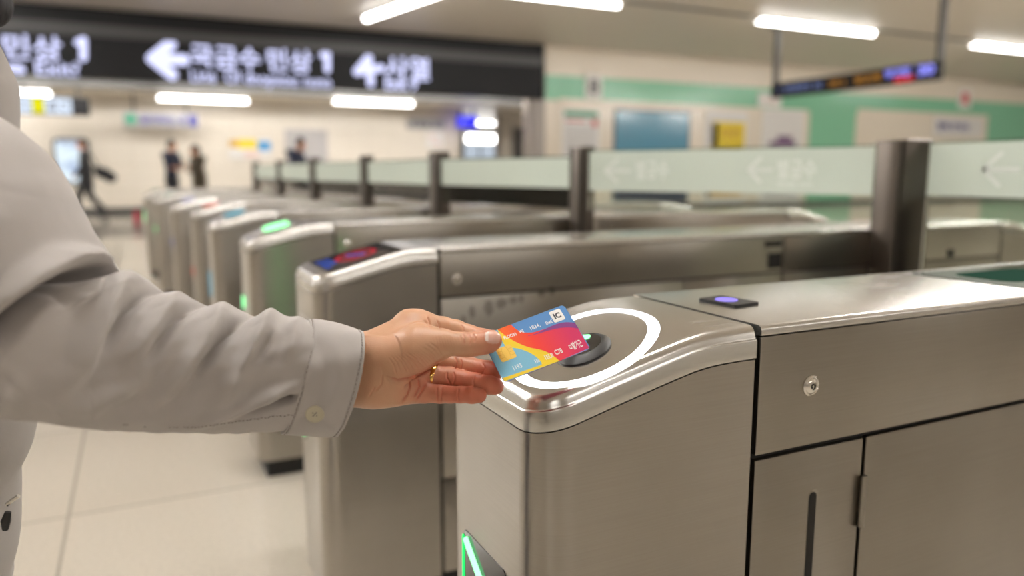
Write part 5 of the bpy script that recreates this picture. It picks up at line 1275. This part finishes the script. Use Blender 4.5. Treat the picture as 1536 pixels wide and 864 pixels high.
# ================================================================== PEOPLE IN THE BACKGROUND
def figure(pos, face, H, label, top, legs, hairc, pose, long_hair=False, coat=0.0, group=None):
    """pose: joints in body axes (x to the figure's left, y forward, z up; metres for a 1.72 m person)"""
    r = empty('person', pos, label, 'person', group, rz=math.atan2(face[1], face[0]) - PI / 2)
    k = H / 1.72; J = {n: np.array(v, float) * k for n, v in pose.items()}
    lo_, hi_ = np.array([-.6, -.7, -.005]) * k, np.array([.6, .7, 1.85]) * k
    vx = .013; B = Field(lo_, hi_, vx); hd_ = J['head']; nk = J['neck']; pv = J['pelvis']
    fdir = np.array(pose.get('look', (0, 1, 0)), float); fdir /= np.linalg.norm(fdir)
    B.ell(hd_, np.array([.075, .095, .115]) * k, 0); B.ell(hd_ + fdir * .03 * k - np.array([0, 0, .06]) * k, np.array([.052, .05, .05]) * k, .02)
    B.cone(hd_ + fdir * .09 * k, hd_ + fdir * .105 * k - np.array([0, 0, .025]) * k, .010, .014, .01)
    for s in (-.076, .076): B.ell(hd_ + np.array([s, -.005, -.01]) * k, np.array([.013, .022, .032]) * k, .01)
    B.cone(nk - [0, 0, .03], hd_ - np.array([0, .01, .06]) * k, .055 * k, .05 * k, .02)
    B.cone(pv, nk - np.array([0, 0, .18]) * k, .125 * k, .13 * k, .03, flat=((0, 1, 0), .75))
    T = Field(lo_, hi_, vx); T.cone(pv + [0, 0, .02], nk - np.array([0, 0, .2]) * k, (.15 + coat) * k, .155 * k, 0, flat=((0, 1, 0), .75))
    if coat: T.cone(pv - np.array([0, 0, .22]) * k, pv + [0, 0, .02], (.16 + coat) * k, (.15 + coat) * k, .04, flat=((0, 1, 0), .8))
    Lg = Field(lo_, hi_, vx); Lg.cone(pv - np.array([0, 0, .02]) * k, pv + [0, 0, .03], .14 * k, .135 * k, 0, flat=((0, 1, 0), .8))
    shoes = []
    for s in 'LR':
        sh_, el_, wr_, hp, kn_, an_ = [J[x + s] for x in ('sh', 'el', 'wr', 'hip', 'kn', 'an')]
        B.cone(sh_, el_, .05 * k, .04 * k, .02); B.cone(el_, wr_, .04 * k, .028 * k, .01)
        hv = (wr_ - el_) / np.linalg.norm(wr_ - el_); sd = np.cross(hv, [0, 0, 1.0]); sd = sd / max(np.linalg.norm(sd), 1e-3) if np.linalg.norm(sd) > .1 else np.array([0, 1.0, 0])
        pm = wr_ + hv * .06 * k; B.cone(wr_, pm, .03 * k, .036 * k, .01, flat=(np.cross(hv, sd), .6))
        for q in range(4): B.cone(pm + sd * (q - 1.5) * .019 * k, pm + sd * (q - 1.5) * .022 * k + hv * (.085 - .012 * abs(q - 1.3)) * k - np.array([0, 0, .008]), .0105, .009, .004)
        B.cone(wr_ + hv * .02 * k + sd * .02 * k, pm + sd * .055 * k + hv * .02 * k, .014, .010, .006)
        B.cone(hp, kn_, .08 * k, .055 * k, .02); B.cone(kn_, an_, .055 * k, .04 * k, .02)
        T.cone(nk - np.array([0, 0, .06]) * k, sh_, .07 * k, .075 * k, .05); T.cone(sh_, el_, .075 * k, .06 * k, .03)
        T.cone(el_, el_ + (wr_ - el_) * pose.get('cuff', .92), .058 * k, .045 * k, .02)
        Lg.cone(hp, kn_, .098 * k, .075 * k, .03); Lg.cone(kn_, an_ + (kn_ - an_) * .08, .072 * k, .062 * k, .02)
        fo = np.array(pose.get('foot' + s, (0, 1, -.1)), float); fo /= np.linalg.norm(fo)
        SF = Field(an_ - np.array([.3, .35, .12]), an_ + np.array([.3, .35, .1]), .010); SF.cone(an_ - np.array([0, .02, .035]) * k, an_ - np.array([0, 0, .045]) * k + fo * .16 * k, .045 * k, .036 * k, 0); shoes.append(SF)
    def mk(n, F, m): V_, F_ = F.mesh(); return fast_mesh(n, V_, F_, m, r)
    b_ = mk('body', B, M['skin']); a_ = b_.data.attributes.new('pink', 'FLOAT', 'POINT'); a_.data.foreach_set('value', np.full(len(b_.data.vertices), .25, np.float32))
    T.clip_plane(nk + [0, 0, .015], (0, 0, 1)); mk('jacket' if coat else 'shirt', T, top); mk('trousers', Lg, legs)
    for SF in shoes: SF.clip_plane((0, 0, .004), (0, 0, -1)); mk('shoe', SF, M['shoe'])
    Hh = Field(hd_ - .35, hd_ + .25, .009); Hh.ell(hd_ + np.array([0, 0, .022]) * k - fdir * .016 * k, np.array([.086, .104, .115]) * k, 0)
    if long_hair:
        Hh.cone(hd_ - fdir * .05 * k, hd_ - fdir * .075 * k - np.array([0, 0, .24]) * k, .085 * k, .06 * k, .03)
    Hh.ell(hd_ + fdir * .085 * k - np.array([0, 0, .045]) * k, np.array([.075, .08, .105]) * k, 0, op='cut'); mk('hair', Hh, hairc)
    return r
M['suit'] = cloth_mat('black_suit', (.010, .010, .012, 1), (.016, .016, .019, 1)); M['navy_shirt'] = cloth_mat('navy_shirt', (.014, .020, .05, 1), (.02, .03, .07, 1))
M['olive'] = cloth_mat('olive_brown_coat', (.06, .045, .025, 1), (.085, .065, .038, 1)); M['dark_trousers'] = cloth_mat('dark_trousers', (.014, .014, .02, 1), (.02, .02, .03, 1))
M['brown_hair'] = mat('brown_hair', (.05, .022, .012, 1), .5); M['black_hair'] = mat('black_hair', (.012, .010, .010, 1), .5)
def pose_stand(**kw):
    p = dict(head=(0, .03, 1.60), neck=(0, 0, 1.46), pelvis=(0, 0, .95), shL=(.18, 0, 1.40), shR=(-.18, 0, 1.40), elL=(.24, -.02, 1.12), elR=(-.24, -.02, 1.12), wrL=(.24, .10, .90), wrR=(-.24, .10, .90),
             hipL=(.09, 0, .90), hipR=(-.09, 0, .90), knL=(.10, .02, .49), knR=(-.10, .02, .49), anL=(.10, -.02, .085), anR=(-.10, -.02, .085)); p.update(kw); return p
walk = pose_stand(hipL=(.08, .01, .90), knL=(.08, .16, .50), anL=(.08, .22, .09), knR=(-.08, -.05, .50), anR=(-.08, -.32, .13), footR=(0, 1, -.55), elL=(.23, -.10, 1.13), wrL=(.22, -.12, .88), elR=(-.23, .06, 1.12), wrR=(-.22, .22, .94))
q = on_z(134, 328, 0); k0 = (on_y(134, 208, q.y).z)
figure((q.x, q.y, 0), (-1, -.12), k0, 'person in a black suit walking left in front of the lit screen', M['suit'], M['suit'], M['black_hair'], walk, coat=.01)
bag = empty('shoulder_bag', (q.x + .36, q.y - .04, k0 * .46), 'black shoulder bag hanging behind the walking person in the black suit', 'bag')
bf = Field((-.3, -.2, -.1), (.3, .2, .6), .012); bf.cone((-.08, 0, .20), (.14, 0, .10), .10, .12, 0, flat=((0, 1, 0), .5)); bf.cone((-.14, 0, .30), (.05, 0, .2), .06, .10, .04, flat=((0, 1, 0), .5)); fast_mesh('bag_body', *bf.mesh(), M['suit'], bag)
tube('strap', [(-.06, .05, .22), (-.16, .05, .45), (-.24, .02, .62)], .014, M['suit'], bag)
talkA = pose_stand(head=(0, .05, 1.60), elR=(-.24, .10, 1.16), wrR=(-.10, .22, 1.20), elL=(.22, .06, 1.14), wrL=(.10, .22, 1.10), cuff=.12)
qa = on_z(262, 329, 0); Ha = on_y(268, 210, qa.y).z
figure((qa.x, qa.y, 0), (1, -.7), Ha, 'person in a navy short-sleeved shirt facing the one in the olive coat', M['navy_shirt'], M['dark_trousers'], M['black_hair'], talkA)
talkB = pose_stand(head=(0, .09, 1.57), look=(0, 1, -.25), neck=(0, .02, 1.43), elR=(-.20, .12, 1.12), wrR=(-.06, .22, 1.18), elL=(.20, .08, 1.12), wrL=(.06, .22, 1.14))
qb = on_z(297, 329, 0); Hb = on_y(290, 216, qb.y).z
figure((qb.x + .08, qb.y - .05, 0), (-1, -.55), Hb, 'long-haired person in an olive brown coat facing the one in navy', M['olive'], M['dark_trousers'], M['brown_hair'], talkB, long_hair=True, coat=.03)
bend = pose_stand(head=(0, .16, 1.57), neck=(0, .06, 1.44), look=(0, 1, -.5), elR=(-.22, .12, 1.14), wrR=(-.12, .34, 1.06), elL=(.22, .12, 1.14), wrL=(.12, .34, 1.06))
qc = on_z(446, 331, 0); Hc = on_y(452, 205, qc.y).z
figure((qc.x, qc.y, 0), (1, -.9), Hc, 'person in a dark blue shirt looking down in front of the grey lift door', M['navy_shirt'], M['dark_trousers'], M['black_hair'], bend)
